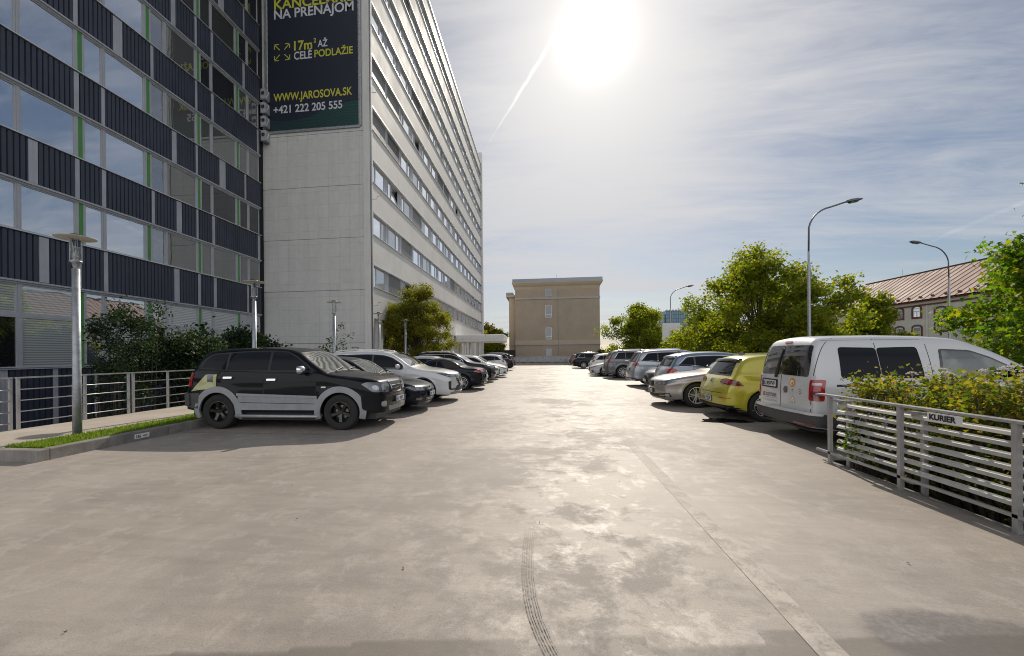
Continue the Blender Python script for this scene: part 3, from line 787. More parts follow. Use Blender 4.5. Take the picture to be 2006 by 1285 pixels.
be(-6.2, -4.93, 81, 100, -3, 12.6, 'wing_wall', M['beigel']); be(-6.7, -4.93, 80.6, 100, 12.6, 13.0, 'wing_cornice', M['beigel']); be(-6.7, -5.4, 80.6, 100, 13.0, 13.5, 'wing_roof', M['zinc'])
be(-6.25, -4.93, 80.9, 100, 3.3, 3.42, 'band', M['zinc'])
be(-7.4, -4.95, 79.3, 79.8, -3, 2.4, 'annex', M['black'])

# low building with the red sheet roof on the right
OR = (57, 70, -3)
rb = thing('brick_trimmed_house', 'long white two-storey building with red brick window surrounds and pinkish standing-seam roof', 'building', OR)
M['rwall'] = mat('white_render', (.74, .69, .63), .85, var=.1, vscale=.4, bump=.1, dirt=.4)
M['rroof'] = mat('red_sheet_roof', (.25, .15, .12), .7, .0, var=.12, vscale=.4)
M['rbrick'] = mat('red_brick', (.19, .055, .042), .85, var=.3, vscale=5)
def rbx(x0, x1, y0, y1, z0, z1, name, mt, parent=None): wb = WB(OR); wb.box(x0, x1, y0, y1, z0, z1); return wb.put(name, mt, parent or rb)
rbx(57, 72, 44, 92, -3, 9.1, 'wall', M['rwall'])
rbx(56.85, 57.0, 44, 92, 8.35, 8.55, 'string_course', M['rbrick'])
rbx(56.7, 57.0, 43.8, 92.2, 8.95, 9.15, 'eaves', M['rbrick'])
wb = WB(OR)
ze, zr = 9.2, 14.9
wb.poly([(56.4, 43.5, ze), (56.4, 92.5, ze), (64.5, 92.5, zr), (64.5, 43.5, zr)]); wb.poly([(72.6, 43.5, ze), (72.6, 92.5, ze), (64.5, 92.5, zr), (64.5, 43.5, zr)])
wb.poly([(57, 92, 9.1), (72, 92, 9.1), (64.5, 92, 14.7)]); wb.poly([(57, 44, 9.1), (72, 44, 9.1), (64.5, 44, 14.7)])
roof_ = wb.put('roof', M['rroof'], rb)
wb = WB(OR); yy = 43.8
while yy < 92.4:
    nx, nz = -(zr - ze), 8.1; l_ = sqrt(nx * nx + nz * nz); nx /= l_; nz /= l_
    a = Vector((56.4, yy, ze)); c = Vector((64.5, yy, zr)); n = Vector((nx, 0, nz)) * .055
    wb.quad(a, c, c + n, a + n); wb.quad(a + Vector((0, .06, 0)), c + Vector((0, .06, 0)), c + n + Vector((0, .06, 0)), a + n + Vector((0, .06, 0))); wb.quad(a + n, c + n, c + n + Vector((0, .06, 0)), a + n + Vector((0, .06, 0)))
    yy += 1.25
M['seam'] = mat('roof_seam', (.17, .09, .07), .8, .0)
wb.put('seam', M['seam'], roof_)
wb = WB(OR)
for q in range(24):
    y_ = 45 + q * 2; wb.box(56.75, 57.1, y_, y_ + .16, ze + .36, ze + .62)
wb.put('snow_guard', M['rbrick'], roof_)
wb = WB(OR); wb.box(64.3, 64.7, 43.5, 92.5, 14.88, 15.0); wb.put('ridge', M['seam'], roof_)
for y_ in (84, 66): wb = WB(OR); wb.tube([(64.5, y_, 15), (64.5, y_, 16.2)], .03, 4); wb.put('lightning_rod', M['galv'], roof_)
def arch_window(yc, z0, wd, hh, name='window'):
    def outline(o):
        pts = [(yc - wd / 2 - o, z0 - o), (yc + wd / 2 + o, z0 - o)]
        for i in range(9):
            a = pi * i / 8; pts.append((yc + (wd / 2 + o) * cos(a), z0 + hh + (wd * .22 + o * .6) * sin(a)))
        return pts
    wb = WB(OR); a = outline(.28); c = outline(0); n = len(a)
    for i in range(n):
        j = (i + 1) % n
        wb.quad((56.93, *a[i]), (56.93, *a[j]), (56.93, *c[j]), (56.93, *c[i]))
        wb.quad((56.93, *a[i]), (56.93, *a[j]), (57.0, *a[j]), (57.0, *a[i]))
    s = wb.put('window_surround', M['rbrick'], rb)
    wb = WB(OR); wb.poly([(56.985, *p) for p in c]); f = wb.put('pane', M['og3'], s)
    wb = WB(OR)
    wb.box(56.95, 56.98, yc - wd / 2, yc - wd / 2 + .12, z0, z0 + hh); wb.box(56.95, 56.98, yc + wd / 2 - .12, yc + wd / 2, z0, z0 + hh)
    wb.box(56.95, 56.98, yc - wd / 2 + .12, yc + wd / 2 - .12, z0 + hh * .62, z0 + hh * .62 + .12); wb.box(56.95, 56.98, yc - .05, yc + .05, z0, z0 + hh * .62)
    wb.box(56.95, 56.98, yc - wd / 2 + .12, yc + wd / 2 - .12, z0 + hh * .98, z0 + hh * 1.02 + .05)
    wb.put('frame', M['white'], s)
for yc in (90, 86.1, 82.2, 78.4, 74.9, 71.75): arch_window(yc, 6.75, 1.25, 1.25); arch_window(yc, 3.2, 1.35, 1.9)
for yc in (67.9, 63.4, 59, 54.6, 50.2): arch_window(yc, 4.5, 1.5, 3.0)
wb = WB(OR); wb.tube([(56.85, 69.95, -3), (56.85, 69.95, 8.3)], .09, 6); wb.put('downpipe', M['rwall'], rb)

# distant glass tower
tw = thing('glass_tower', 'distant blue glass high-rise tower behind the trees', 'tower', (132, 440, -3))
mt = mat('tower_glass', (.10, .17, .22), .25, .2)
t = mt.node_tree; tcn = [n for n in t.nodes if n.type == 'TEX_COORD'][0]
br = t.nodes.new('ShaderNodeTexBrick'); br.offset = 0; sp = t.nodes.new('ShaderNodeSeparateXYZ'); cb = t.nodes.new('ShaderNodeCombineXYZ')
t.links.new(tcn.outputs['Object'], sp.inputs[0]); t.links.new(sp.outputs[0], cb.inputs[0]); t.links.new(sp.outputs[2], cb.inputs[1]); t.links.new(cb.outputs[0], br.inputs['Vector'])
br.inputs['Scale'].default_value = 1; br.inputs['Brick Width'].default_value = 2.2; br.inputs['Row Height'].default_value = 3.6; br.inputs['Mortar Size'].default_value = .25
br.inputs['Color1'].default_value = (.10, .18, .23, 1); br.inputs['Color2'].default_value = (.14, .24, .30, 1); br.inputs['Mortar'].default_value = (.04, .07, .10, 1)
t.links.new(br.outputs[0], t.nodes['Principled BSDF'].inputs['Base Color'])
mb = MB(); mb.box(-7.5, 14, 0, 20, 0, 47.5); mb.box(-9.5, -7.5, 2, 18, 0, 44); mb.build('facade', mt, tw)
mb = MB()
for q in range(7): mb.box(-7 + q * 3, -5.6 + q * 3, 1, 4, 47.5, 48.6)
mb.build('roof_plant', M['zinc'], tw)
# ------------------------------------------------------------------ street furniture
def park_lamp(x, y, label, s=1.0):
    o = thing('park_lamp', label, 'lamp post', (x, y, .14), 0, 'disc-topped park lamps along the walkway')
    mb = MB(); mb.lathe([(.0, 0), (.066, 0), (.066, .9), (.062, .95), (.056, 2.95), (.0, 2.95)], 20); mb.build('pole', M['galv'], o, True)
    mb = MB(); mb.lathe([(.038, 2.9), (.038, 2.99), (.05, 3.0), (.058, 3.05), (.088, 3.06), (.092, 3.09), (.0, 3.10)], 20); mb.build('neck', M['galv'], o, True)
    mb = MB(); mb.lathe([(.062, 3.10), (.070, 3.12), (.070, 3.45), (.062, 3.48), (0, 3.48)], 20); g = mb.build('lantern_glass', M['lglass'], o, True)
    mb = MB()
    for k in range(11): z = 3.13 + k * .02; mb.lathe([(.04, z), (.058, z + .003), (.04, z + .006)], 16)
    mb.build('reflector', M['chrome'], g, True)
    mb = MB()
    for q in range(3):
        a = q * 2 * pi / 3 + .4; mb.tube([(.09 * cos(a), .09 * sin(a), 3.08), (.09 * cos(a), .09 * sin(a), 3.5)], .006, 6)
    mb.build('guard_rod', M['galv'], o)
    mb = MB(); mb.lathe([(0, 3.475), (.19, 3.487), (.288, 3.492), (.292, 3.498), (.20, 3.505), (0, 3.53)], 36); mb.build('disc', M['lampw'], o, True)
    mb = MB(); mb.lathe([(.12, 3.52), (.11, 3.545), (.05, 3.565), (0, 3.57)], 20); mb.build('cap', M['black'], o, True)
    return o
mt = bpy.data.materials.new('lantern_glass'); mt.use_nodes = True; b_ = mt.node_tree.nodes['Principled BSDF']
b_.inputs['Transmission Weight'].default_value = 1.0; b_.inputs['Roughness'].default_value = .03; b_.inputs['Base Color'].default_value = (.9, .92, .92, 1); b_.inputs['IOR'].default_value = 1.12
M['lglass'] = mt
pl = park_lamp(-8.16, 6.43, 'galvanised park lamp with flat disc shade, nearest, in the grass by the kerb')
index_children(pl)
for (x, y), lb in (((-8.1, 10.97), 'disc-shade park lamp behind the black off-roader, in front of the dark building end'),
                   ((-8.1, 15.6), 'disc-shade park lamp standing in front of the blank stone wall'),
                   ((-8.1, 20.2), 'disc-shade park lamp at the left edge of the maple crown'),
                   ((-8.1, 24.3), 'disc-shade park lamp directly in front of the maple crown')):
    c = copy_tree(pl); c.location = (x, y, .14); c['label'] = lb

def street_lamp(x, y, ztop, adir, alen, r, label):
    """tall tapering pole with a bent arm; adir = direction of the arm in plan"""
    o = thing('street_lamp', label, 'street lamp', (x, y, -3), 0, 'tall street lamps beside the road')
    H = ztop + 3
    d = Vector((cos(adir), sin(adir), 0))
    mb = MB(); mb.lathe([(r * 1.25, 0), (r * 1.2, H * .42), (r * .95, H * .43), (r * .9, H * .74), (r * .62, H * .75), (r * .55, H * .80)], 14)
    mb.build('pole', M['galv'], o, True)
    mb = MB(); pts = [Vector((0, 0, H * .80))]
    bend = H * .80; rad = alen * .62
    for i in range(1, 9):
        a = (pi / 2 - .16) * i / 8; pts.append(Vector((0, 0, H - rad * 1.1)) + Vector((0, 0, rad * sin(a))) + d * rad * (1 - cos(a)))
    end = pts[-1] + d * (alen - rad) + Vector((0, 0, .12 * alen)); pts.append(end)
    mb.tube(pts, r * .52, 10); mb.build('arm', M['arm'], o, True)
    mb = MB()
    s = Vector((-d.y, d.x, 0)); up = Vector((0, 0, 1)); dd = (d + Vector((0, 0, .14))).normalized()
    L_ = .85
    rings = [(0, .06, .05), (.08, .10, .07), (.3, .15, .10), (.6, .16, .09), (.80, .11, .05), (.85, .04, .02)]
    n0 = 0
    for (l, wd, h) in rings:
        for (a, c) in ((-1, -.25), (-.9, .35), (-.4, 1), (.4, 1), (.9, .35), (1, -.25), (.7, -.5), (-.7, -.5)):
            mb.v.append(tuple(end + dd * (l - .05) + s * wd * a + up * h * c))
    for i in range(len(rings) - 1):
        for k in range(8): mb.f.append((i * 8 + k, i * 8 + (k + 1) % 8, (i + 1) * 8 + (k + 1) % 8, (i + 1) * 8 + k))
    mb.f.append(tuple(range(8))); mb.f.append(tuple(len(rings) * 8 - 8 + k for k in range(8)))
    hd = mb.build('lamp_head', M['arm'], o, True)
    mb = MB(); p = end + dd * .35 - up * .05
    mb.v = [tuple(p + dd * a + s * b_ + up * c) for a, b_, c in ((-.22, -.11, 0), (.25, -.11, 0), (.25, .11, 0), (-.22, .11, 0), (-.15, -.07, -.07), (.18, -.07, -.06), (.18, .07, -.06), (-.15, .07, -.07))]
    mb.f = [(0, 1, 5, 4), (1, 2, 6, 5), (2, 3, 7, 6), (3, 0, 4, 7), (4, 5, 6, 7)]
    mb.build('diffuser', M['lens'], hd)
    return o
M['arm'] = mat('dark_galvanised', (.16, .17, .19), .45, .5, var=.2)
street_lamp(14.0, 24.0, 9.25, 0.05, 2.1, .082, 'tall street lamp with bent arm pointing right, rising from behind the white van roof')
street_lamp(29.5, 34.5, 9.3, pi + .1, 2.2, .075, 'tall street lamp whose arm points left, in front of the red-roofed building')
street_lamp(15.0, 51.3, 9.2, 0.05, 2.1, .08, 'street lamp with arm pointing right, in front of the distant blue tower')
street_lamp(15.4, 75.5, 9.2, 0.05, 2.1, .08, 'smaller far street lamp with arm pointing right beside the beige building trees')
street_lamp(30.5, 109.7, 9.1, pi + .1, 2.2, .08, 'farthest tiny street lamp, its arm pointing left above the trees')

# left railing: three panels of square posts and five round bars
def rail_panel(y0, y1, mids, label, xa=-10.0, top=.98, bars=5):
    o = thing('railing', label, 'railing', (xa, (y0 + y1) / 2, .15), 0, 'steel railing panels along the walkway')
    yc = (y0 + y1) / 2
    for yy in [y0, y1] + mids:
        mb = MB(); mb.box(-.022, .022, yy - yc - .022, yy - yc + .022, 0, top); mb.build('post', M['steel'], o)
    mb = MB(); mb.box(-.03, .03, y0 - yc - .03, y1 - yc + .03, top, top + .028); mb.build('handrail', M['steel'], o)
    for k in range(bars - 1):
        z = .13 + k * (top - .13) / (bars - 1) * 1.0
        mb = MB(); mb.tube([(0, y0 - yc, z), (0, y1 - yc, z)], .011, 8); mb.build('bar', M['steel'], o, True)
    return o
rail_panel(6.85, 9.02, [8.04], 'steel railing panel with round bars behind the nearest park lamp')
rail_panel(9.14, 13.0, [10.1, 11.5], 'steel railing panel beside the rear of the black off-roader')
yy = 13.1; q = 0
rail_panel(13.15, 18.9, [15.1, 17.0], 'steel railing panel behind the second and third parked cars')
rail_panel(4.3, 6.73, [5.6], 'steel railing panel cut off by the left edge of the photo')

# far low fence at the deck end: hoop frames with mesh
ff = thing('hoop_fence', 'low pale tubular fence with mesh infill at the far end of the deck', 'fence', (2, 78.8, 0))
for q in range(11):
    x0 = -7.5 + q * 1.5
    mb = MB(); mb.tube([(x0, 0, 0), (x0, 0, 1.1), (x0 + 1.35, 0, 1.1), (x0 + 1.35, 0, 0)], .035, 6); fr_ = mb.build('hoop', M['flash'], ff)
    mb = MB(); mb.box(x0 + .05, x0 + 1.3, .0, .02, .15, 1.0); mb.build('mesh_infill', M['galv'], fr_)

# right louvre fence: double posts, lamella slats, top rail
lf = thing('louvre_fence', 'grey metal louvre fence with angled slats and flat top rail along the hedge', 'fence', (3.85, 4.6, 0))
def lp(x, y): return x - 3.85, y - 4.6
YP = [(6.16, 5.98), (5.05, 4.90), (3.93, 3.78), (2.8, 2.65)]
for (ya, yb) in YP:
    mb = MB(); mb.box(-.03, .01, ya - .022 - 4.6, ya + .022 - 4.6, 0, .90); mb.build('post', M['steel'], lf)
    mb = MB(); mb.box(.08, .12, yb - .022 - 4.6, yb + .022 - 4.6, 0, .86); mb.build('post', M['steel'], lf)
    mb = MB(); mb.box(.01, .10, yb - 4.58, ya - 4.62, .84, .862); mb.box(.01, .10, yb - 4.58, ya - 4.62, .10, .12); mb.build('bracket', M['steel'], lf)
mb = MB(); mb.box(-.035, .05, 2.5 - 4.6, 6.42 - 4.6, .902, .925); h_ = mb.build('top_rail', M['steel'], lf)
mb = MB(); mb.box(-.03, .0, 2.5 - 4.6, 6.42 - 4.6, .13, .16); mb.build('lower_rail', M['steel'], lf)
for k in range(7):
    z = .20 + k * .098
    mb = MB(); ya, yb = 2.5 - 4.6, 6.12 - 4.6
    prof = [(.04, z), (.046, z - .004), (.058, z + .020), (.072, z + .028), (.076, z + .044), (.070, z + .047), (.064, z + .034), (.052, z + .026)]
    n = len(prof); mb.v = [(x_, ya, z_) for x_, z_ in prof] + [(x_, yb, z_) for x_, z_ in prof]
    for i in range(n): mb.f.append((i, (i + 1) % n, n + (i + 1) % n, n + i))
    mb.f.append(tuple(range(n))); mb.f.append(tuple(range(2 * n - 1, n - 1, -1)))
    mb.build('slat', M['slat'] if 'slat' in M else M.setdefault('slat', mat('slat_metal', (.50, .49, .46), .62, .0, var=.1, vscale=5, dirt=.25)), lf)
# courier plate fixed to the fence
kp = thing('courier_sign', 'white plate lettered KURIER in black on the louvre fence', 'sign', (3.795, 4.41, .82))
mb = MB(); mb.box(-.004, .0, -.09, .26, -.008, .078); mb.build('plate', M['white'], kp)
R = Matrix(((0, 0, -1, 0), (-1, 0, 0, 0), (0, 1, 0, 0), (0, 0, 0, 1)))
M['btext'] = mat('black_print', (.012, .012, .012), .6)
text_obj('KURIER', 'lettering', M['btext'], kp, .052, .27, Matrix.Translation((-.0065, .235, .010)) @ R, .045)
# bay plate on the kerb
sp_ = thing('bay_plate', 'small white plate numbered 136 fixed to the kerb stone', 'sign', (-7.268, 6.80, .085))
mb = MB(); mb.box(0, .006, -.14, .14, -.042, .042); mb.build('plate', M['white'], sp_)
R2 = Matrix(((0, 0, 1, 0), (1, 0, 0, 0), (0, 1, 0, 0), (0, 0, 0, 1)))
text_obj('136', 'lettering', M['btext'], sp_, .052, .095, Matrix.Translation((.0085, -.12, -.026)) @ R2, .03)
text_obj('AMSET', 'lettering', M['btext'], sp_, .024, .10, Matrix.Translation((.0085, .005, -.014)) @ R2, .02)
# white sign board by the trees
sb = thing('sign_board', 'pale rectangular sign board on the lamp pole before the trees', 'sign', (14.4, 49.0, 0))
mb = MB(); mb.box(-.95, .95, -.03, .03, 2.6, 4.9); mb.build('board', M['white'], sb)
mb = MB(); mb.box(-.06, .06, .035, .12, -3, 5); mb.build('post', M['galv'], sb)
# edge kerb of the deck under the fence and the planter bed behind it
mb = MB(); mb.box(3.86, 3.92, 2.2, 6.35, -.4, .012); mb.build('deck_edge', M['kerb']); tag(bpy.data.objects['deck_edge'], kind='structure')
mb = MB(); mb.box(4.05, 14, 1.6, 6.30, -3, -.25); tag(mb.build('planter_soil', M['grassg']), kind='structure')
# guard rail on the right side of the deck
gr = thing('guard_rail', 'thin grey railing behind the right row of cars', 'railing', (9.7, 40, 0))
mb = MB(); mb.tube([(0, -33, 1.0), (0, 38, 1.0)], .022, 6); mb.tube([(0, -33, .55), (0, 38, .55)], .015, 6); mb.build('handrail', M['steel'], gr)
for q in range(30):
    mb = MB(); mb.box(-.02, .02, -33 + q * 2.4 - .02, -33 + q * 2.4 + .02, 0, 1.0); mb.build('post', M['steel'], gr)

# ------------------------------------------------------------------ plants
M['bark'] = mat('bark', (.075, .06, .045), .9, var=.35, vscale=9, bump=.5, bscale=25)
LM = {
 'plane': leafmat('leaves_plane', (.07, .10, .010), (.115, .145, .014), (.23, .20, .02), .6),
 'maple': leafmat('leaves_maple', (.055, .075, .010), (.105, .115, .014), (.22, .17, .02), .5),
 'sweet': leafmat('leaves_sweetgum', (.045, .10, .010), (.085, .15, .012), (.18, .17, .02), .55),
 'dark': leafmat('leaves_dark', (.014, .030, .012), (.022, .045, .016), (.036, .065, .022), .2, .62),
 'brown': leafmat('leaves_autumn', (.08, .055, .015), (.11, .08, .02), (.10, .10, .02), .45),
 'conifer': leafmat('leaves_conifer', (.006, .016, .012), (.01, .022, .014), (.014, .03, .018), .1),
 'hedge': leafmat('leaves_spiraea', (.05, .08, .012), (.10, .125, .018), (.21, .14, .035), .5),
 'hedged': leafmat('leaves_hedge_low', (.04, .09, .012), (.07, .12, .015), (.10, .13, .02), .5),
}
def leaf_shape(kind):
    if kind == 'lobed':
        pts = []
        for i in range(10):
            a = pi / 2 + 2 * pi * i / 10; r = 1.0 if i % 2 == 0 else .48
            pts.append((r * cos(a) * .62, r * sin(a) * .62 + .3, 0.12 * (i % 2)))
        return np.array(pts), [tuple(range(10))]
    if kind == 'long':
        return np.array([(0, 0, 0), (.22, .4, .06), (0, 1.1, 0), (-.22, .4, .06)]), [(0, 1, 2), (0, 2, 3)]
    return np.array([(0, 0, 0), (.42, .45, .13), (0, 1, -.05), (-.42, .45, .13)]), [(0, 1, 2), (0, 2, 3)]
def leaves_mesh(name, centers, size, kind, mt, rng, droop=.25):
    base, faces = leaf_shape(kind); n = len(centers); k = len(base)
    s = size * rng.uniform(.6, 1.3, n)
    nrm = rng.normal(0, 1, (n, 3)); nrm[:, 2] = np.abs(nrm[:, 2]) * .8 + droop; nrm /= np.linalg.norm(nrm, axis=1)[:, None]
    t = rng.normal(0, 1, (n, 3)); t -= (t * nrm).sum(1)[:, None] * nrm; t /= np.linalg.norm(t, axis=1)[:, None]
    bt_ = np.cross(nrm, t)
    V = centers[:, None, :] + s[:, None, None] * (base[None, :, 0:1] * t[:, None, :] + base[None, :, 1:2] * bt_[:, None, :] + base[None, :, 2:3] * nrm[:, None, :])
    V = V.reshape(-1, 3)
    fl = len(faces[0]); F = (np.array(faces)[None] + (np.arange(n) * k)[:, None, None]).reshape(-1, fl)
    me = bpy.data.meshes.new(name); me.vertices.add(len(V)); me.vertices.foreach_set('co', V.ravel().astype(np.float32))
    me.loops.add(F.size); me.loops.foreach_set('vertex_index', F.ravel().astype(np.int32))
    me.polygons.add(len(F)); me.polygons.foreach_set('loop_start', (np.arange(len(F)) * fl).astype(np.int32)); me.polygons.foreach_set('loop_total', np.full(len(F), fl, np.int32))
    me.update(calc_edges=True); me.materials.append(mt)
    return me
def tree(name, label, loc, H, hb, rx, n, ls, lm, seed, kind='oval', lobes=26, clump=.34, group=None, sub=7, shape='round', ry=None, cat='tree'):
    """H total height, hb height of crown base, rx crown radius"""
    rng = np.random.default_rng(seed)
    o = thing(name, label, cat, loc, 0, group)
    ry = ry or rx
    cz = (H + hb) / 2; rz = (H - hb) / 2
    wood = MB(); r_tr = max(.05, rx * .035 + .02)
    th = hb + (H - hb) * .35; r_tr *= .8
    trunk = [Vector((0, 0, 0)), Vector((rng.normal(0, .04), rng.normal(0, .04), th * .5)), Vector((rng.normal(0, .08), rng.normal(0, .08), th)), Vector((rng.normal(0, .15), rng.normal(0, .15), hb + (H - hb) * .8))]
    wood.tube(trunk, [r_tr * 1.25, r_tr, r_tr * .8, r_tr * .2], 8)
    cents = []; 
    for i in range(lobes):
        while True:
            p = rng.uniform(-1, 1, 3)
            rr_ = np.linalg.norm(p)
            if rr_ < 1 and rr_ > .30: break
        if shape == 'cone':
            f = 1 - (p[2] + 1) / 2 * .85; q = np.array([p[0] * rx * f, p[1] * ry * f, cz + p[2] * rz])
        elif shape == 'dome':
            zz = (p[2] + 1) / 2; f = sqrt(max(.04, 1 - zz ** 1.5)) * rng.uniform(.85, 1.12); q = np.array([p[0] * rx * f * 1.22, p[1] * ry * f * 1.22, hb + zz * (H - hb) * .95])
        else:
            q = np.array([p[0] * rx * .86, p[1] * ry * .86, cz + p[2] * rz * .88])
        st = Vector((0, 0, hb * .8 + (q[2] - hb) * rng.uniform(.15, .5)))
        e = Vector(q); mid = st.lerp(e, .5) + Vector((0, 0, rng.uniform(0, .12) * rx))
        wood.tube([st, mid, e], [r_tr * .42, r_tr * .24, r_tr * .07], 5, False)
        cents.append(q)
        for k in range(sub):
            d = rng.normal(0, 1, 3); d /= np.linalg.norm(d); d[2] = d[2] * .7 + .15
            c2 = q + d * rx * clump * rng.uniform(.5, 1.15)
            cents.append(c2)
            if rng.random() < .5: wood.tube([e, Vector(c2)], [r_tr * .09, r_tr * .03], 4, False)
    cents = np.array(cents)
    w_ = rng.uniform(.3, 1.4, len(cents)); w_ /= w_.sum()
    idx = rng.choice(len(cents), n, p=w_)
    sc = rx * clump * .36
    off = np.clip(rng.normal(0, 1, (n, 3)), -1.7, 1.7) * sc * rng.uniform(.6, 1.1, (n, 1)); off[:, 2] *= .8
    C = cents[idx] + off
    lim = C[:, 2] > hb - .25 * rx * (1 + .4 * np.sin(C[:, 0] * 3))
    C = C[lim]
    wood.build('trunk', M['bark'], o, True, fix=False)
    link('crown', leaves_mesh('crown', C, ls, kind, LM[lm], rng), o)
    return o
FAST_LEAF = 1.0
tree('plane_tree', 'broad green plane tree, the largest crown, left of the tall lamp pole', (15.6, 32.5, -3), 12.3, 3.0, 5.2, 50000, .17, 'plane', 31, 'lobed', 90, .19, 'trees along the street', 8, 'dome')
tree('plane_tree', 'lower plane tree between the tall lamp and the red-roofed building', (30.2, 42.0, -3), 9.9, 2.0, 2.7, 24000, .18, 'plane', 22, 'lobed', 60, .24, 'trees along the street', 7, 'dome')
tree('plane_tree', 'green tree just right of the beige building', (13.6, 62, -3), 12.0, 1.4, 4.8, 34000, .22, 'plane', 3, 'oval', 40, .24, 'trees along the street', 7, 'dome')
tree('plane_tree', 'small rounded tree between the beige building trees and the blue tower', (20.0, 74, -3), 9.6, 2.0, 4.3, 18000, .27, 'plane', 4, 'oval', 26, .30, 'trees along the street', 6, 'dome')
tree('plane_tree', 'tree crown in front of the foot of the blue tower', (14.2, 38.0, -3), 8.8, 1.6, 3.2, 22000, .17, 'plane', 5, 'lobed', 24, .30, 'trees along the street', 7, 'dome')
tree('plane_tree', 'distant tree with a hazy crown behind the far street lamp', (24, 96, -3), 9.3, 2.0, 5.4, 16000, .32, 'plane', 16, 'oval', 26, .30, 'trees along the street', 6, 'dome')
tree('sweetgum_tree', 'bright green star-leaved tree at the right edge of the photo', (17.0, 12.6, -3), 11.2, 1.6, 4.3, 60000, .14, 'sweet', 6, 'lobed', 60, .20, None, 8, 'dome')
tree('maple_tree', 'small yellowing maple in front of the pale office facade', (-8.6, 28.5, .1), 6.7, .75, 2.45, 56000, .10, 'maple', 17, 'oval', 70, .22, None, 9, 'dome')
tree('garden_tree', 'dark green tree behind the entrance canopy', (-10.4, 77.5, -3), 10.6, 1, 3.4, 14000, .24, 'plane', 8, 'oval', 24, .32, 'trees behind the canopy')
tree('garden_tree', 'reddish brown autumn tree beside the beige building', (-8.6, 78.5, -3), 10.6, 1, 2.5, 11000, .24, 'brown', 9, 'oval', 20, .32, 'trees behind the canopy')
tree('garden_tree', 'tall thin tree at the far corner of the pale office building', (-10.6, 81, -3), 12, 1, 2.2, 6000, .32, 'brown', 12, 'oval', 20, .35, 'trees behind the canopy')
tree('conifer', 'dark conifer tip beside the right edge of the beige building', (9.0, 67.5, -3), 6.4, .5, 1.6, 5000, .28, 'conifer', 10, 'long', 26, .35, None, 6, 'cone')

def shrub(name, label, loc, rx, ry, H, n, ls, lm, seed, kind='oval', lobes=40, clump=.22, group=None, stems=20, z0=0, cat='shrub', parent_extra=None):
    rng = np.random.default_rng(seed)
    o = thing(name, label, cat, loc, 0, group)
    wood = MB(); cents = []
    for i in range(lobes):
        x = rng.uniform(-1, 1) * rx; y = rng.uniform(-1, 1) * ry
        hh = H * rng.uniform(.72, 1.05) if rng.random() < .6 else H * rng.uniform(.25, .75)
        cents.append((x, y, hh))
        if i < stems: wood.tube([(x * .6, y * .6, z0), (x * .85, y * .85, hh * .5), (x, y, hh)], [.025, .016, .006], 5, False)
    cents = np.array(cents)
    idx = rng.integers(0, len(cents), n)
    s = clump * min(rx, ry, H)
    off = rng.normal(0, 1, (n, 3)) * s; C = cents[idx] + off
    C = C[C[:, 2] > z0 - .1]
    wood.build('stem', M['bark'], o, fix=False)
    link('foliage', leaves_mesh('foliage', C, ls, kind, LM[lm], rng), o)
    return o
s1 = shrub('ash_shrub', 'tall dark feathery shrub behind the railing in front of the office windows', (-12.2, 11.0, -3), .7, .6, 5.75, 9000, .11, 'dark', 21, 'long', 60, .26, stems=50)
shrub('ash_shrub', 'rounded dark green shrub just right of the tall feathery one', (-12.0, 12.7, -3), .9, .8, 4.85, 13000, .12, 'dark', 22, 'long', 50, .24, stems=30)
shrub('laurel_hedge', 'long dark laurel hedge between the railing and the office building', (-12.6, 15.8, -3), .8, 2.4, 5.05, 26000, .15, 'dark', 23, 'oval', 90, .28, stems=20, cat='hedge')
# bare arching twigs in front of the stone wall
tg = thing('arching_shrub', 'thin arching twigs with sparse leaves in front of the blank stone wall', 'shrub', (-11.6, 19.6, -3))
rng = np.random.default_rng(31); wood = MB(); cc = []
for (dx, dz, ll) in ((1.9, 6.0, 1), (1.5, 5.3, 1), (2.3, 5.5, .9), (.9, 5.0, .8), (1.9, 5.0, .8), (1.2, 4.8, 1), (2.6, 4.8, 1)):
    pts = []
    for i in range(10):
        t_ = i / 9; pts.append(Vector((dx * t_ ** 1.6, -.2 * t_, dz * (1 - (1 - t_) ** 1.5))))
        if t_ > .72 and rng.random() < .95:
            for q in range(22): cc.append(np.array(pts[-1]) + rng.normal(0, .09, 3))
    wood.tube(pts, [.018 - .0015 * i for i in range(10)], 4, False)
wood.build('stem', M['bark'], tg, fix=False); link('foliage', leaves_mesh('foliage', np.array(cc), .13, 'long', LM['dark'], rng), tg)

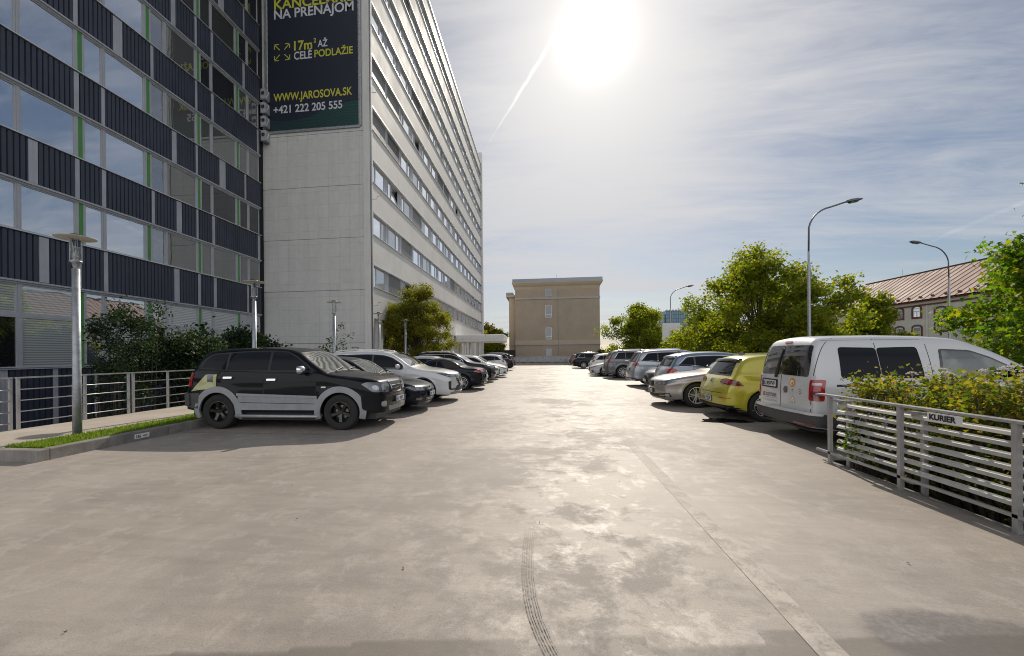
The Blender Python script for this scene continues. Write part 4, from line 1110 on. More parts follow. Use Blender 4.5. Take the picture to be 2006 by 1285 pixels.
# flowering hedge behind the louvre fence: individual bushes
rngh = np.random.default_rng(40)
spots = []
hd_ = []
words = ['yellow-green spiraea bush at the near end, filling the right edge', 'orange-tinted spiraea bush behind the middle of the louvre fence', 'spiraea bush behind the courier plate with faded white flower heads', 'loose spiraea bush at the far end of the louvre fence beside the van', 'second row spiraea bush against the van side', 'second row spiraea bush with red and orange leaves', 'second row spiraea bush behind the near end of the fence', 'outer spiraea bush below the star-leaved tree']
pos = [(5.0, 3.3), (5.0, 4.2), (4.9, 5.0), (4.85, 5.75), (6.3, 5.6), (6.4, 4.6), (6.3, 3.6), (8.2, 4.9)]
M['flower'] = mat('faded_flowers', (.62, .55, .50), .8, var=.2, vscale=60)
for i, (p, wd) in enumerate(zip(pos, words)):
    o = shrub('spiraea_bush', wd, (p[0], p[1], -.25), .72, .56, 1.30, 6500, .050, 'hedge', 50 + i, 'oval', 60, .16, 'bushes behind the louvre fence', 44, -.1)
    rg = np.random.default_rng(90 + i); mb = MB()
    for q in range(9):
        c = Vector((rg.uniform(-.65, .65), rg.uniform(-.5, .5), 1.42 + rg.uniform(-.05, .14)))
        mb.tube([c - Vector((0, 0, .3)), c], .003, 4, False)
        for k in range(26):
            d = rg.normal(0, 1, 3); d /= np.linalg.norm(d); pz = c + Vector((d[0] * .05, d[1] * .05, abs(d[2]) * .03)); e = .008
            mb.v += [tuple(pz + Vector(v)) for v in ((-e, -e, 0), (e, -e, 0), (e, e, 0), (-e, e, 0), (0, 0, e * 1.3))]; n_ = len(mb.v) - 5
            mb.f += [(n_, n_ + 1, n_ + 4), (n_ + 1, n_ + 2, n_ + 4), (n_ + 2, n_ + 3, n_ + 4), (n_ + 3, n_, n_ + 4)]
    mb.build('flower_heads', M['flower'], o, fix=False)
# a creeper sprig growing out through the fence end
sg = thing('creeper', 'small creeper sprig with round green leaves at the first fence post', 'plant', (3.95, 5.9, -.2))
rng = np.random.default_rng(71); wood = MB(); cc = []
for q in range(9):
    a = rng.uniform(-.35, .25); pts = [Vector((0, 0, 0)), Vector((.0, a * .6, .4)), Vector((-.06, a, rng.uniform(.5, .95)))]
    wood.tube(pts, .004, 4, False)
    for k in range(16): cc.append(np.array(pts[1].lerp(pts[2], rng.random())) + rng.normal(0, .035, 3))
wood.build('stem', M['bark'], sg, fix=False); link('foliage', leaves_mesh('foliage', np.array(cc), .05, 'oval', LM['sweet'], rng), sg)

# a few fallen leaves on the deck
M['fallen'] = mat('fallen_leaf', (.03, .022, .014), .8)
for i, (x, y) in enumerate(((-2.9, 4.55), (-2.25, 3.6), (-.98, 2.85), (-2.6, 1.98), (-.03, 3.75), (2.55, 3.3), (.9, 5.1), (-.9, 6.2), (2.2, 5.6))):
    rl = random.Random(i); mb = MB(); s_ = rl.uniform(.006, .010)
    pts = [(s_ * (1 + .4 * rl.random()) * cos(a), s_ * .7 * (1 + .4 * rl.random()) * sin(a), rl.uniform(.0, .012)) for a in np.linspace(0, 2 * pi, 7)[:-1]]
    for k in range(6): mb.poly([(0, 0, .004), pts[k], pts[(k + 1) % 6]])
    tag(mb.build('fallen_leaf', M['fallen'], None, False, (x, y, .004), rl.uniform(0, 6)), 'small dark curled leaf lying on the concrete deck', 'leaf', 'fallen leaves on the deck')
# ------------------------------------------------------------------ cars
def pchip(xs, ys):
    xs = np.array(xs, float); ys = np.array(ys, float); h = np.diff(xs); d = np.diff(ys) / h
    m_ = np.zeros(len(xs)); m_[0] = d[0]; m_[-1] = d[-1]
    for i in range(1, len(xs) - 1):
        if d[i - 1] * d[i] > 0:
            w1 = 2 * h[i] + h[i - 1]; w2 = h[i] + 2 * h[i - 1]; m_[i] = (w1 + w2) / (w1 / d[i - 1] + w2 / d[i])
    def f(x):
        x = np.clip(np.asarray(x, float), xs[0], xs[-1]); i = np.clip(np.searchsorted(xs, x, side='right') - 1, 0, len(xs) - 2)
        t = (x - xs[i]) / h[i]; t2 = t * t; t3 = t2 * t
        return (2 * t3 - 3 * t2 + 1) * ys[i] + (t3 - 2 * t2 + t) * h[i] * m_[i] + (-2 * t3 + 3 * t2) * ys[i + 1] + (t3 - t2) * h[i] * m_[i + 1]
    return f
def sstep(t): t = np.clip(t, 0, 1); return t * t * (3 - 2 * t)

class Shape:
    def __init__(s, sp):
        s.sp = sp; s.L = sp['T'][-1][0]; s.W = sp['W']
        s.T = pchip([p[0] for p in sp['T']], [p[1] for p in sp['T']])
        bp = sp['belt']; s.belt = pchip([p[0] for p in bp], [p[1] for p in bp])
        s.wx = sp['wx']; s.R = sp['R']; s.zs = sp.get('zs', .24)
        s.pf = sp.get('pf', (.17, .62)); s.prr = sp.get('pr', (.13, .5)); s.k = sp.get('tumble', .30)
        s.cr = sp.get('crown', (.11, .035, .07)); s.xn = sp.get('xn', .35); s.xt = sp.get('xt', .45)
        s.r = sp.get('r', .085); s.cache = {}
        s.AR = s.R + sp.get('archgap', .045)
        s.stations()
    def zb(s, x):
        x = np.asarray(x, float); z = np.full_like(x, s.zs)
        z = z + .05 * sstep(1 - (s.L - x) / .5) - .02 * sstep(1 - x / .5)
        for xw in s.wx:
            q = s.AR ** 2 - (x - xw) ** 2
            a = s.R * .98 + np.sqrt(np.maximum(q, 0))
            z = np.where(q > 0, np.maximum(z, a), z)
        return z
    def Wf(s, x, z):
        x = np.asarray(x, float); z = np.asarray(z, float); x, z = np.broadcast_arrays(x, z)
        w_ = np.full(x.shape, s.W / 2); T = s.T(x); b = s.belt(x)
        w_ = w_ - .055 * np.clip((.48 - z) / .28, 0, 1.3) ** 2
        zm = .62
        w_ = w_ - .030 * np.clip((z - zm) / (b - zm), 0, 1) ** 2
        w_ = w_ + .012 * np.exp(-((z - (b - .13)) / .045) ** 2) - .010 * np.exp(-((z - .50) / .10) ** 2)
        ab = np.maximum(z - b, 0)
        w_ = w_ - (s.k * ab + .018 * sstep(ab / .06)) - .05 * (ab / .5) ** 2
        # flared wings around the wheels
        for xw in s.wx:
            d = np.sqrt((x - xw) ** 2 + (z - s.R) ** 2)
            w_ = w_ + .016 * np.exp(-((d - s.AR - .02) / .07) ** 2)
        c, r = s.pf; f = np.clip(1 - x / r, 0, 1); w_ = w_ - c * (1 - np.sqrt(np.maximum(1 - f ** 2.2, 0)))
        c, r = s.prr; f = np.clip(1 - (s.L - x) / r, 0, 1); w_ = w_ - c * (1 - np.sqrt(np.maximum(1 - f ** 2.2, 0)))
        # general plan taper
        w_ = w_ - .035 * np.clip((s.wx[0] + .5 - x) / 1.4, 0, 1) - .03 * np.clip((x - s.wx[1] + .3) / 1.2, 0, 1)
        dT = (s.T(np.minimum(x + .01, s.L)) - s.T(np.maximum(x - .01, 0))) / .02
        d = (T - z) / np.sqrt(1 + dT * dT); r = s.r
        q = np.clip((r - d) / r, 0, 1); w_ = w_ - r * .85 * (1 - np.sqrt(np.maximum(1 - q * q, 0)))
        return np.maximum(w_, .05)
    def warp(s, P):
        P = np.array(P, float); x, z = P[..., 0], P[..., 2]
        g = s.sp.get('tuck', .07) * np.clip((.46 - z) / .26, 0, 1.2) ** 2
        x2 = x + g * np.clip(1 - x / .7, 0, 1) - g * np.clip(1 - (s.L - x) / .7, 0, 1)
        P[..., 0] = x2; return P
    def stations(s):
        L = s.L
        e = np.array([0, .003, .01, .022, .04, .065, .095, .13, .17, .22, .28, .34])
        xs = list(e) + list(L - e) + list(np.arange(.4, L - .4, .055))
        for xw in s.wx:
            for a in np.linspace(-pi / 2, pi / 2, 25): xs.append(xw + s.AR * sin(a))
            xs += [xw - s.AR - .004, xw + s.AR + .004]
        # extra stations where the top profile is steep
        tx = np.linspace(0, L, 600); tz = s.T(tx); ln = np.concatenate([[0], np.cumsum(np.hypot(np.diff(tx), np.diff(tz)))])
        xs += list(np.interp(np.arange(0, ln[-1], .05), ln, tx))
        xs = sorted(xs); o = [xs[0]]
        for x in xs[1:]:
            if x - o[-1] > .0028: o.append(x)
        if L - o[-1] < .0028: o[-1] = L
        s.xs = np.array(o); s.NV = 26
        v = np.linspace(0, 1, s.NV + 1)
        zb0 = float(s.zb(0.)); zbL = float(s.zb(s.L))
        s.v = 1 - (1 - v) ** 1.7
        s.v[-1] = 1
        T0 = float(s.T(0)); TL = float(s.T(s.L))
        zf = zb0 + (T0 - zb0) * s.v; zr = zbL + (TL - zbL) * s.v
        px = np.concatenate([np.zeros(s.NV), s.xs, np.full(s.NV, s.L)]); pz = np.concatenate([zf[:-1], s.T(s.xs), zr[:-1][::-1]])
        s.px, s.pz = px, pz; s.nf = s.NV
        s.ye = s.Wf(px, pz)
        cf, ct, cr = s.cr
        a = 1 - sstep(px / s.xn); b = 1 - sstep((s.L - px) / s.xt)
        s.dx = -cf * a + cr * b; s.dz = ct * (1 - a) * (1 - b) 
    def body(s):
        mb = MB(); n = len(s.xs)
        zb = s.zb(s.xs); T = s.T(s.xs)
        Z = zb[:, None] + (T - zb)[:, None] * s.v[None]; X = np.repeat(s.xs[:, None], s.NV + 1, 1)
        Y = s.Wf(X, Z)
        Y[:, -1] = s.Wf(s.xs, T)
        G = s.warp(np.stack([X, Y, Z], -1))
        V = []; F = []
        for sg in (1, -1):
            b = len(V); Q = G.copy(); Q[..., 1] *= sg; V += Q.reshape(-1, 3).tolist()
            for i in range(n - 1):
                for j in range(s.NV):
                    a = b + i * (s.NV + 1) + j; q = (a, a + 1, a + s.NV + 2, a + s.NV + 1)
                    F.append(q if sg > 0 else q[::-1])
        K = 8; b = len(V); m_ = len(s.px)
        lat = np.linspace(-1, 1, 2 * K + 1)
        PX = s.px[:, None] + s.dx[:, None] * (1 - lat ** 2)[None]; PZ = s.pz[:, None] + s.dz[:, None] * (1 - lat ** 2)[None]
        PY = s.ye[:, None] * lat[None]
        # keep the warp consistent with the outer edge
        g = s.warp(np.stack([np.repeat(s.px[:, None], 2 * K + 1, 1), PY, np.repeat(s.pz[:, None], 2 * K + 1, 1)], -1))[..., 0] - s.px[:, None]
        V += np.stack([PX + g, PY, PZ], -1).reshape(-1, 3).tolist()
        for i in range(m_ - 1):
            for j in range(2 * K):
                a = b + i * (2 * K + 1) + j; F.append((a, a + 1, a + 2 * K + 2, a + 2 * K + 1))
        mb.v, mb.f = V, F
        me = bpy.data.meshes.new('body'); me.from_pydata(V, [], F)
        bm = bmesh.new(); bm.from_mesh(me); bmesh.ops.remove_doubles(bm, verts=bm.verts, dist=.0012); bmesh.ops.recalc_face_normals(bm, faces=bm.faces); bm.to_mesh(me); bm.free()
        me.shade_smooth(); return me
    # ---- surface maps
    def side(s, x, z, sg=1):
        P = s.warp(np.array([x, float(s.Wf(x, z)), z])); P[1] *= sg; return P
    def contour(s, z, end):
        key = (round(z, 4), end)
        if key in s.cache: return s.cache[key]
        n = len(s.px); half = slice(0, n // 2) if end == 'f' else slice(n - 1, n // 2, -1)
        px, pz, ye, dx, dz = s.px[half], s.pz[half], s.ye[half], s.dx[half], s.dz[half]
        ys = np.linspace(0, float(ye.max()) + .02, 40); X = []
        Yo = []
        for y in ys:
            q = y / ye; ok = q <= 1.0
            zz = pz + dz * (1 - q * q); xx = px + dx * (1 - q * q)
            idx = np.where((zz[:-1] <= z) & (zz[1:] > z) & ok[:-1])[0]
            if len(idx) == 0: break
            i = idx[0]; t = (z - zz[i]) / (zz[i + 1] - zz[i] + 1e-9); X.append(xx[i] + t * (xx[i + 1] - xx[i])); Yo.append(y)
        # side continuation
        i = int(np.argmax(pz >= z)) if (pz >= z).any() else 0
        j = max(i - 1, 0); tt = 0 if i == j else (z - pz[j]) / max(pz[i] - pz[j], 1e-9)
        x0 = px[j] + tt * (px[i] - px[j])
        uu_ = np.linspace(0, 1, 60) ** 2 * 1.6
        sx = x0 + uu_ if end == 'f' else x0 - uu_
        sy = s.Wf(sx, z)
        X = np.array(X); Yo = np.array(Yo)
        if len(Yo): keep = Yo < sy[0] - .002; X, Yo = X[keep], Yo[keep]
        cx = np.concatenate([X, sx]); cy = np.concatenate([Yo, sy])
        P = s.warp(np.stack([cx, cy, np.full_like(cx, z)], -1)); 
        l = np.concatenate([[0], np.cumsum(np.hypot(np.diff(P[:, 0]), np.diff(P[:, 1])))])
        s.cache[key] = (l, P[:, 0], P[:, 1]); return s.cache[key]
    def wrap(s, l, z, end='f'):
        L_, X, Y = s.contour(z, end); a = abs(l)
        return np.array([np.interp(a, L_, X), np.interp(a, L_, Y) * (1 if l >= 0 else -1), z])
    def top(s, x, y):
        if s.xn * 1.0 < x < s.L - s.xt:
            T = float(s.T(x)); ye = float(s.Wf(x, T)); q = min(1, abs(y) / ye)
            return np.array([x, y, T + s.cr[1] * (1 - q * q)])
        n = s.nf; px, pz, ye, dx, dz = s.px[n:-n], s.pz[n:-n], s.ye[n:-n], s.dx[n:-n], s.dz[n:-n]
        q = np.clip(abs(y) / ye, 0, 1); xx = px + dx * (1 - q * q); zz = pz + dz * (1 - q * q)
        return np.array([x, y, np.interp(x, xx, zz)])

def clip_poly(pts, a, c, axis=0):
    def cl(pts, f, lim, keep_ge):
        o = []
        for i in range(len(pts)):
            p, q = pts[i], pts[(i + 1) % len(pts)]; ip = (f(p) >= lim) if keep_ge else (f(p) <= lim); iq = (f(q) >= lim) if keep_ge else (f(q) <= lim)
            if ip: o.append(p)
            if ip != iq:
                t = (lim - f(p)) / (f(q) - f(p)); o.append((p[0] + t * (q[0] - p[0]), p[1] + t * (q[1] - p[1])))
        return o
    pts = cl(pts, lambda p: p[axis], a, True); return cl(pts, lambda p: p[axis], c, False) if pts else []
def rounded(pts, r, n=4):
    o = []
    for i in range(len(pts)):
        a, b, c = (np.array(pts[i - 1]), np.array(pts[i]), np.array(pts[(i + 1) % len(pts)]))
        u = a - b; v = c - b; lu, lv = np.linalg.norm(u), np.linalg.norm(v)
        rr_ = min(r, lu * .45, lv * .45)
        if lu < 1e-6 or lv < 1e-6: continue
        p0 = b + u / lu * rr_; p1 = b + v / lv * rr_
        for k in range(n + 1):
            t = k / n; o.append(tuple((1 - t) ** 2 * p0 + 2 * t * (1 - t) * b + t * t * p1))
    return o
def inset(pts, d):
    A = sum(pts[i][0] * pts[(i + 1) % len(pts)][1] - pts[(i + 1) % len(pts)][0] * pts[i][1] for i in range(len(pts)))
    sgn = 1 if A > 0 else -1; o = []
    n = len(pts)
    for i in range(n):
        a, b, c = np.array(pts[i - 1]), np.array(pts[i]), np.array(pts[(i + 1) % n])
        e1 = b - a; e2 = c - b; l1, l2 = np.linalg.norm(e1), np.linalg.norm(e2)
        if l1 < 1e-6 or l2 < 1e-6: continue
        n1 = np.array([-e1[1], e1[0]]) / l1 * sgn; n2 = np.array([-e2[1], e2[0]]) / l2 * sgn
        nn = n1 + n2; ln = np.linalg.norm(nn)
        if ln < .3: nn = n1; ln = 1
        nn = nn / ln; k = 1 / max(.5, float(nn @ n1)); o.append(tuple(b + nn * d * k))
    return o
MEMO = {}
def patch(fn, polys, off, mt, name, parent, thick=.008, step=.09, smooth=True, mirror=False, side_sign=None, dx=0):
    mode = getattr(fn, 'mode', None)
    if mode:
        flat = np.array([q for pp in ([polys] if isinstance(polys[0][0], (int, float, np.floating)) else polys) for q in pp], float)
        if mode == 'W-': flat = (flat * np.array([-1, 1]))[::-1]
        key = (mode[0], name, off, thick, parent.name.split('.')[0], np.round(flat, 4).tobytes())
        if mode[1] == '-' and key in MEMO and MEMO[key] is not None:
            me = MEMO[key].copy(); me.transform(Matrix.Diagonal((1, -1, 1, 1))); me.flip_normals()
            return link(name, me, parent)
    o = patch_(fn, polys, off, mt, name, parent, thick, step, smooth, mirror)
    if mode and mode[1] == '+': MEMO[key] = o.data if o else None
    return o
class Fn:
    def __init__(s, f, mode): s.f = f; s.mode = mode
    def __call__(s, a, b): return s.f(a, b)
def patch_(fn, polys, off, mt, name, parent, thick=.008, step=.09, smooth=True, mirror=False):
    """cut flat outlines into small faces and lay them on the body surface with real thickness"""
    if isinstance(polys[0][0], (int, float, np.floating)): polys = [polys]
    bm = bmesh.new()
    for pts in polys:
        if len(pts) < 3: continue
        vs = [bm.verts.new((float(p[0]), float(p[1]), 0)) for p in pts]
        bm.faces.new(vs)
    if not bm.faces: bm.free(); return None
    xs = [v.co.x for v in bm.verts]; ys = [v.co.y for v in bm.verts]
    for ax, lo_, hi_ in ((0, min(xs), max(xs)), (1, min(ys), max(ys))):
        n = int((hi_ - lo_) / step)
        for i in range(1, n + 1):
            c = lo_ + (hi_ - lo_) * i / (n + 1); co = (c, 0, 0) if ax == 0 else (0, c, 0); no = (1, 0, 0) if ax == 0 else (0, 1, 0)
            bmesh.ops.bisect_plane(bm, geom=bm.verts[:] + bm.edges[:] + bm.faces[:], plane_co=co, plane_no=no)
    bm.verts.ensure_lookup_table()
    e = .006
    outer = {}; inner = {}
    ctr = np.array([s_ for s_ in (0, 0, .5)])
    for v in bm.verts:
        a, b = v.co.x, v.co.y
        P = fn(a, b); Pu = (fn(a + e, b) - fn(a - e, b)); Pv = (fn(a, b + e) - fn(a, b - e))
        n = np.cross(Pu, Pv); ln = np.linalg.norm(n)
        n = n / ln if ln > 1e-9 else np.array([0, 0, 1.])
        ref = np.array([P[0] - dx_mid[0], P[1] * 2.0, (P[2] - .55)])
        if n @ ref < 0: n = -n
        outer[v] = P + n * off; inner[v] = P + n * (off - thick)
    V = []; F = []; iv = {}; ii = {}
    for v in bm.verts: iv[v] = len(V); V.append(tuple(outer[v]))
    for f in bm.faces: F.append(tuple(iv[v] for v in f.verts))
    for ed in bm.edges:
        if len(ed.link_faces) == 1:
            a, b = ed.verts
            for q in (a, b):
                if q not in ii: ii[q] = len(V); V.append(tuple(inner[q]))
            F.append((iv[a], iv[b], ii[b], ii[a]))
    bm.free()
    if mirror:
        n0 = len(V); V += [(x, -y, z) for x, y, z in V]; F += [tuple(n0 + i for i in reversed(f)) for f in F]
    V = [(x + SHIFT[0], y, z) for x, y, z in V]
    mb = MB(); mb.v = V; mb.f = F
    me = mb.mesh(name, mt, False)
    if smooth:
        me.shade_smooth()
        bm = bmesh.new(); bm.from_mesh(me)
        for ed in bm.edges:
            if len(ed.link_faces) == 2 and ed.calc_face_angle(0) > .7: ed.smooth = False
        bm.to_mesh(me); bm.free()
    return link(name, me, parent)
dx_mid = [2.2]; SHIFT = [0]

# wheels
_wheel_cache = {}
def wheel_meshes(R, style, wd=.22):
    key = (round(R, 3), style)
    if key in _wheel_cache: return _wheel_cache[key]
    h = wd / 2; rr_ = R * (.68 if style not in ('offroad',) else .60)
    if style == 'big': rr_ = R * .73
    mb = MB()
    mb.lathe([(rr_ * .96, -h * .82), (rr_, -h * .92), (R * .90, -h), (R * .965, -h * .88), (R * .995, -h * .65), (R, -h * .3), (R, h * .3), (R * .995, h * .65), (R * .965, h * .88), (R * .90, h), (rr_, h * .92), (rr_ * .96, h * .82)], 44, 'y')
    tyre = mb.mesh('wheel', M['rubber'], True)
    mb = MB()
    # barrel and rim lip on the outer side (+y)
    mb.lathe([(rr_ * .985, h * .94), (rr_ * 1.0, h * .86), (rr_ * .95, h * .80), (rr_ * .90, h * .3), (rr_ * .88, -h * .8)], 44, 'y')
    mb.lathe([(rr_ * .99, h * .94), (rr_ * .95, h * .955), (rr_ * .925, h * .82)], 44, 'y')
    n = {'five': 5, 'ten': 10, 'twin': 5, 'multi': 9, 'offroad': 5, 'big': 5}.get(style, 5)
    def spoke(a, w0, w1, yo=.62):
        c, s = cos(a), sin(a); r1 = rr_ * .945
        sec = []
        for r, w_, y in ((rr_ * .10, w0, h * .60), (rr_ * .45, (w0 + w1) / 2.2, h * .70), (rr_ * .8, w1 * .95, h * .80), (r1, w1, h * .82)):
            P = lambda u, yy: (r * c - u * s, yy, r * s + u * c)
            sec.append([P(-w_, y - .028), P(-w_ * .7, y), P(w_ * .7, y), P(w_, y - .028)])
        b = len(mb.v)
        for q in sec: mb.v += q
        for i in range(3):
            for k in range(3): mb.f.append((b + i * 4 + k, b + i * 4 + k + 1, b + (i + 1) * 4 + k + 1, b + (i + 1) * 4 + k))
    for i in range(n):
        a = 2 * pi * i / n + pi / 2
        if style in ('twin', 'big'):
            spoke(a - .17, R * .045, R * .040); spoke(a + .17, R * .045, R * .040)
        elif style == 'offroad': spoke(a, R * .10, R * .13)
        elif style == 'multi': spoke(a, R * .035, R * .045)
        elif style == 'ten': spoke(a, R * .03, R * .035)
        else: spoke(a, R * .075, R * .07)
    mb.lathe([(rr_ * .20, h * .35), (rr_ * .20, h * .62), (rr_ * .17, h * .70), (0, h * .70)], 20, 'y')
    rim = (mb.v, mb.f)
    mb2 = MB(); mb2.lathe([(0, h * .1), (rr_ * .62, h * .1), (rr_ * .62, h * .02)], 30, 'y'); disc = mb2.mesh('brake_disc', M['disc'], False)
    mb3 = MB(); mb3.lathe([(rr_ * .9, -h * .2), (0, -h * .2)], 30, 'y'); back = mb3.mesh('wheel_back', M['black'])
    _wheel_cache[key] = (tyre, rim, disc, back, {})
    return _wheel_cache[key]
M['disc'] = mat('brake_disc', (.25, .24, .23), .4, .8)
M['alloy'] = mat('alloy_rim', (.70, .71, .73), .32, .45)
M['alloyd'] = mat('dark_alloy', (.16, .165, .17), .3, .8)
M['brim'] = mat('black_rim', (.012, .012, .012), .25, .2, coat=.6)
M['blackg'] = mat('gloss_black', (.008, .008, .009), .15, 0, coat=.8)
M['cladd'] = mat('grey_cladding', (.06, .06, .062), .6, var=.1)
M['plate'] = mat('number_plate', (.62, .63, .66), .45)
M['eu'] = mat('plate_blue_band', (.02, .05, .30), .5)
M['lampg'] = mat('lamp_inner', (.36, .38, .40), .15, .5, coat=1, var=.3, vscale=25)
def paint(name, col, metal=.0, rough=.32, dust=.0, coat=1.0):
    mt = mat(name, col, rough, metal, (.5 if coat > .6 else .1), coat=coat)
    t = mt.node_tree; b = t.nodes['Principled BSDF']; tcn = [n for n in t.nodes if n.type == 'TEX_COORD'][0]; O = tcn.outputs['Object']
    if dust:
        g = t.nodes.new('ShaderNodeNewGeometry'); sp = t.nodes.new('ShaderNodeSeparateXYZ'); t.links.new(g.outputs['Normal'], sp.inputs[0])
        up = Mth(t, 'MULTIPLY', Mth(t, 'MAXIMUM', sp.outputs[2], 0.0), dust)
        so = t.nodes.new('ShaderNodeSeparateXYZ'); t.links.new(O, so.inputs[0])
        low = Mth(t, 'MULTIPLY', Mth(t, 'SUBTRACT', .6, so.outputs[2], clamp=True), dust * .35)
        up = Mth(t, 'MULTIPLY', Mth(t, 'SUBTRACT', up, dust * .55, clamp=True), 2.4)
        f = Mth(t, 'MULTIPLY', Mth(t, 'ADD', up, low), Ramp(t, Noise(t, O, 7, 6, .7), [(.35, .35), (.65, 1)]), clamp=True)
        t.links.new(Mix(t, f, col, (.30, .27, .235)), b.inputs['Base Color'])
        t.links.new(Mth(t, 'ADD', rough, Mth(t, 'MULTIPLY', f, .5)), b.inputs['Roughness'])
        t.links.new(Mth(t, 'SUBTRACT', coat, Mth(t, 'MULTIPLY', f, 1.6), clamp=True), b.inputs['Coat Weight'])
    return mt
PA = {
 'black': paint('paint_black', (.004, .005, .008), 0, .28, .04, .30), 'blackc': paint('paint_black_clean', (.005, .007, .013), 0, .25, .04, .35),
 'white': paint('paint_white', (.60, .61, .62), 0, .4, .05), 'white2': paint('paint_pearl_white', (.52, .53, .55), .1, .35, .08),
 'beige': paint('paint_champagne', (.36, .33, .31), .55, .32, .04), 'yellow': paint('paint_lime_yellow', (.47, .425, .035), .25, .3, .04),
 'grey': paint('paint_grey', (.11, .115, .125), .5, .32, .08), 'silver': paint('paint_silver', (.34, .37, .41), .55, .32, .06),
 'bluegrey': paint('paint_blue_grey', (.19, .24, .31), .5, .32, .06), 'darkgrey': paint('paint_anthracite', (.05, .055, .06), .4, .32, .1),
 'soft': mat('soft_top', (.035, .031, .027), .85, bump=.1, bscale=200), 'red': paint('paint_red', (.10, .015, .015), .1, .35, .05),
 'plate_y': paint('paint_bare_filler', (.42, .42, .20), 0, .6, 0),
}
def dlo(sh, xf, xr, top, rear_rake=.25, bo=.02, zr=None, xtr=None):
    """outline of the side glass: follows belt below and roof profile above"""
    xs = np.linspace(xf, xr, 40); lo_ = [(x, float(sh.belt(x)) + bo) for x in xs]
    xt = xtr if xtr is not None else xr - rear_rake
    up = []
    for x in np.linspace(xt, xf, 60):
        z = float(sh.T(x)) - top
        if z > float(sh.belt(x)) + bo + .01: up.append((x, z))
    return lo_[::3] + ([lo_[-1]] if (len(lo_) - 1) % 3 else []) + up[::2]

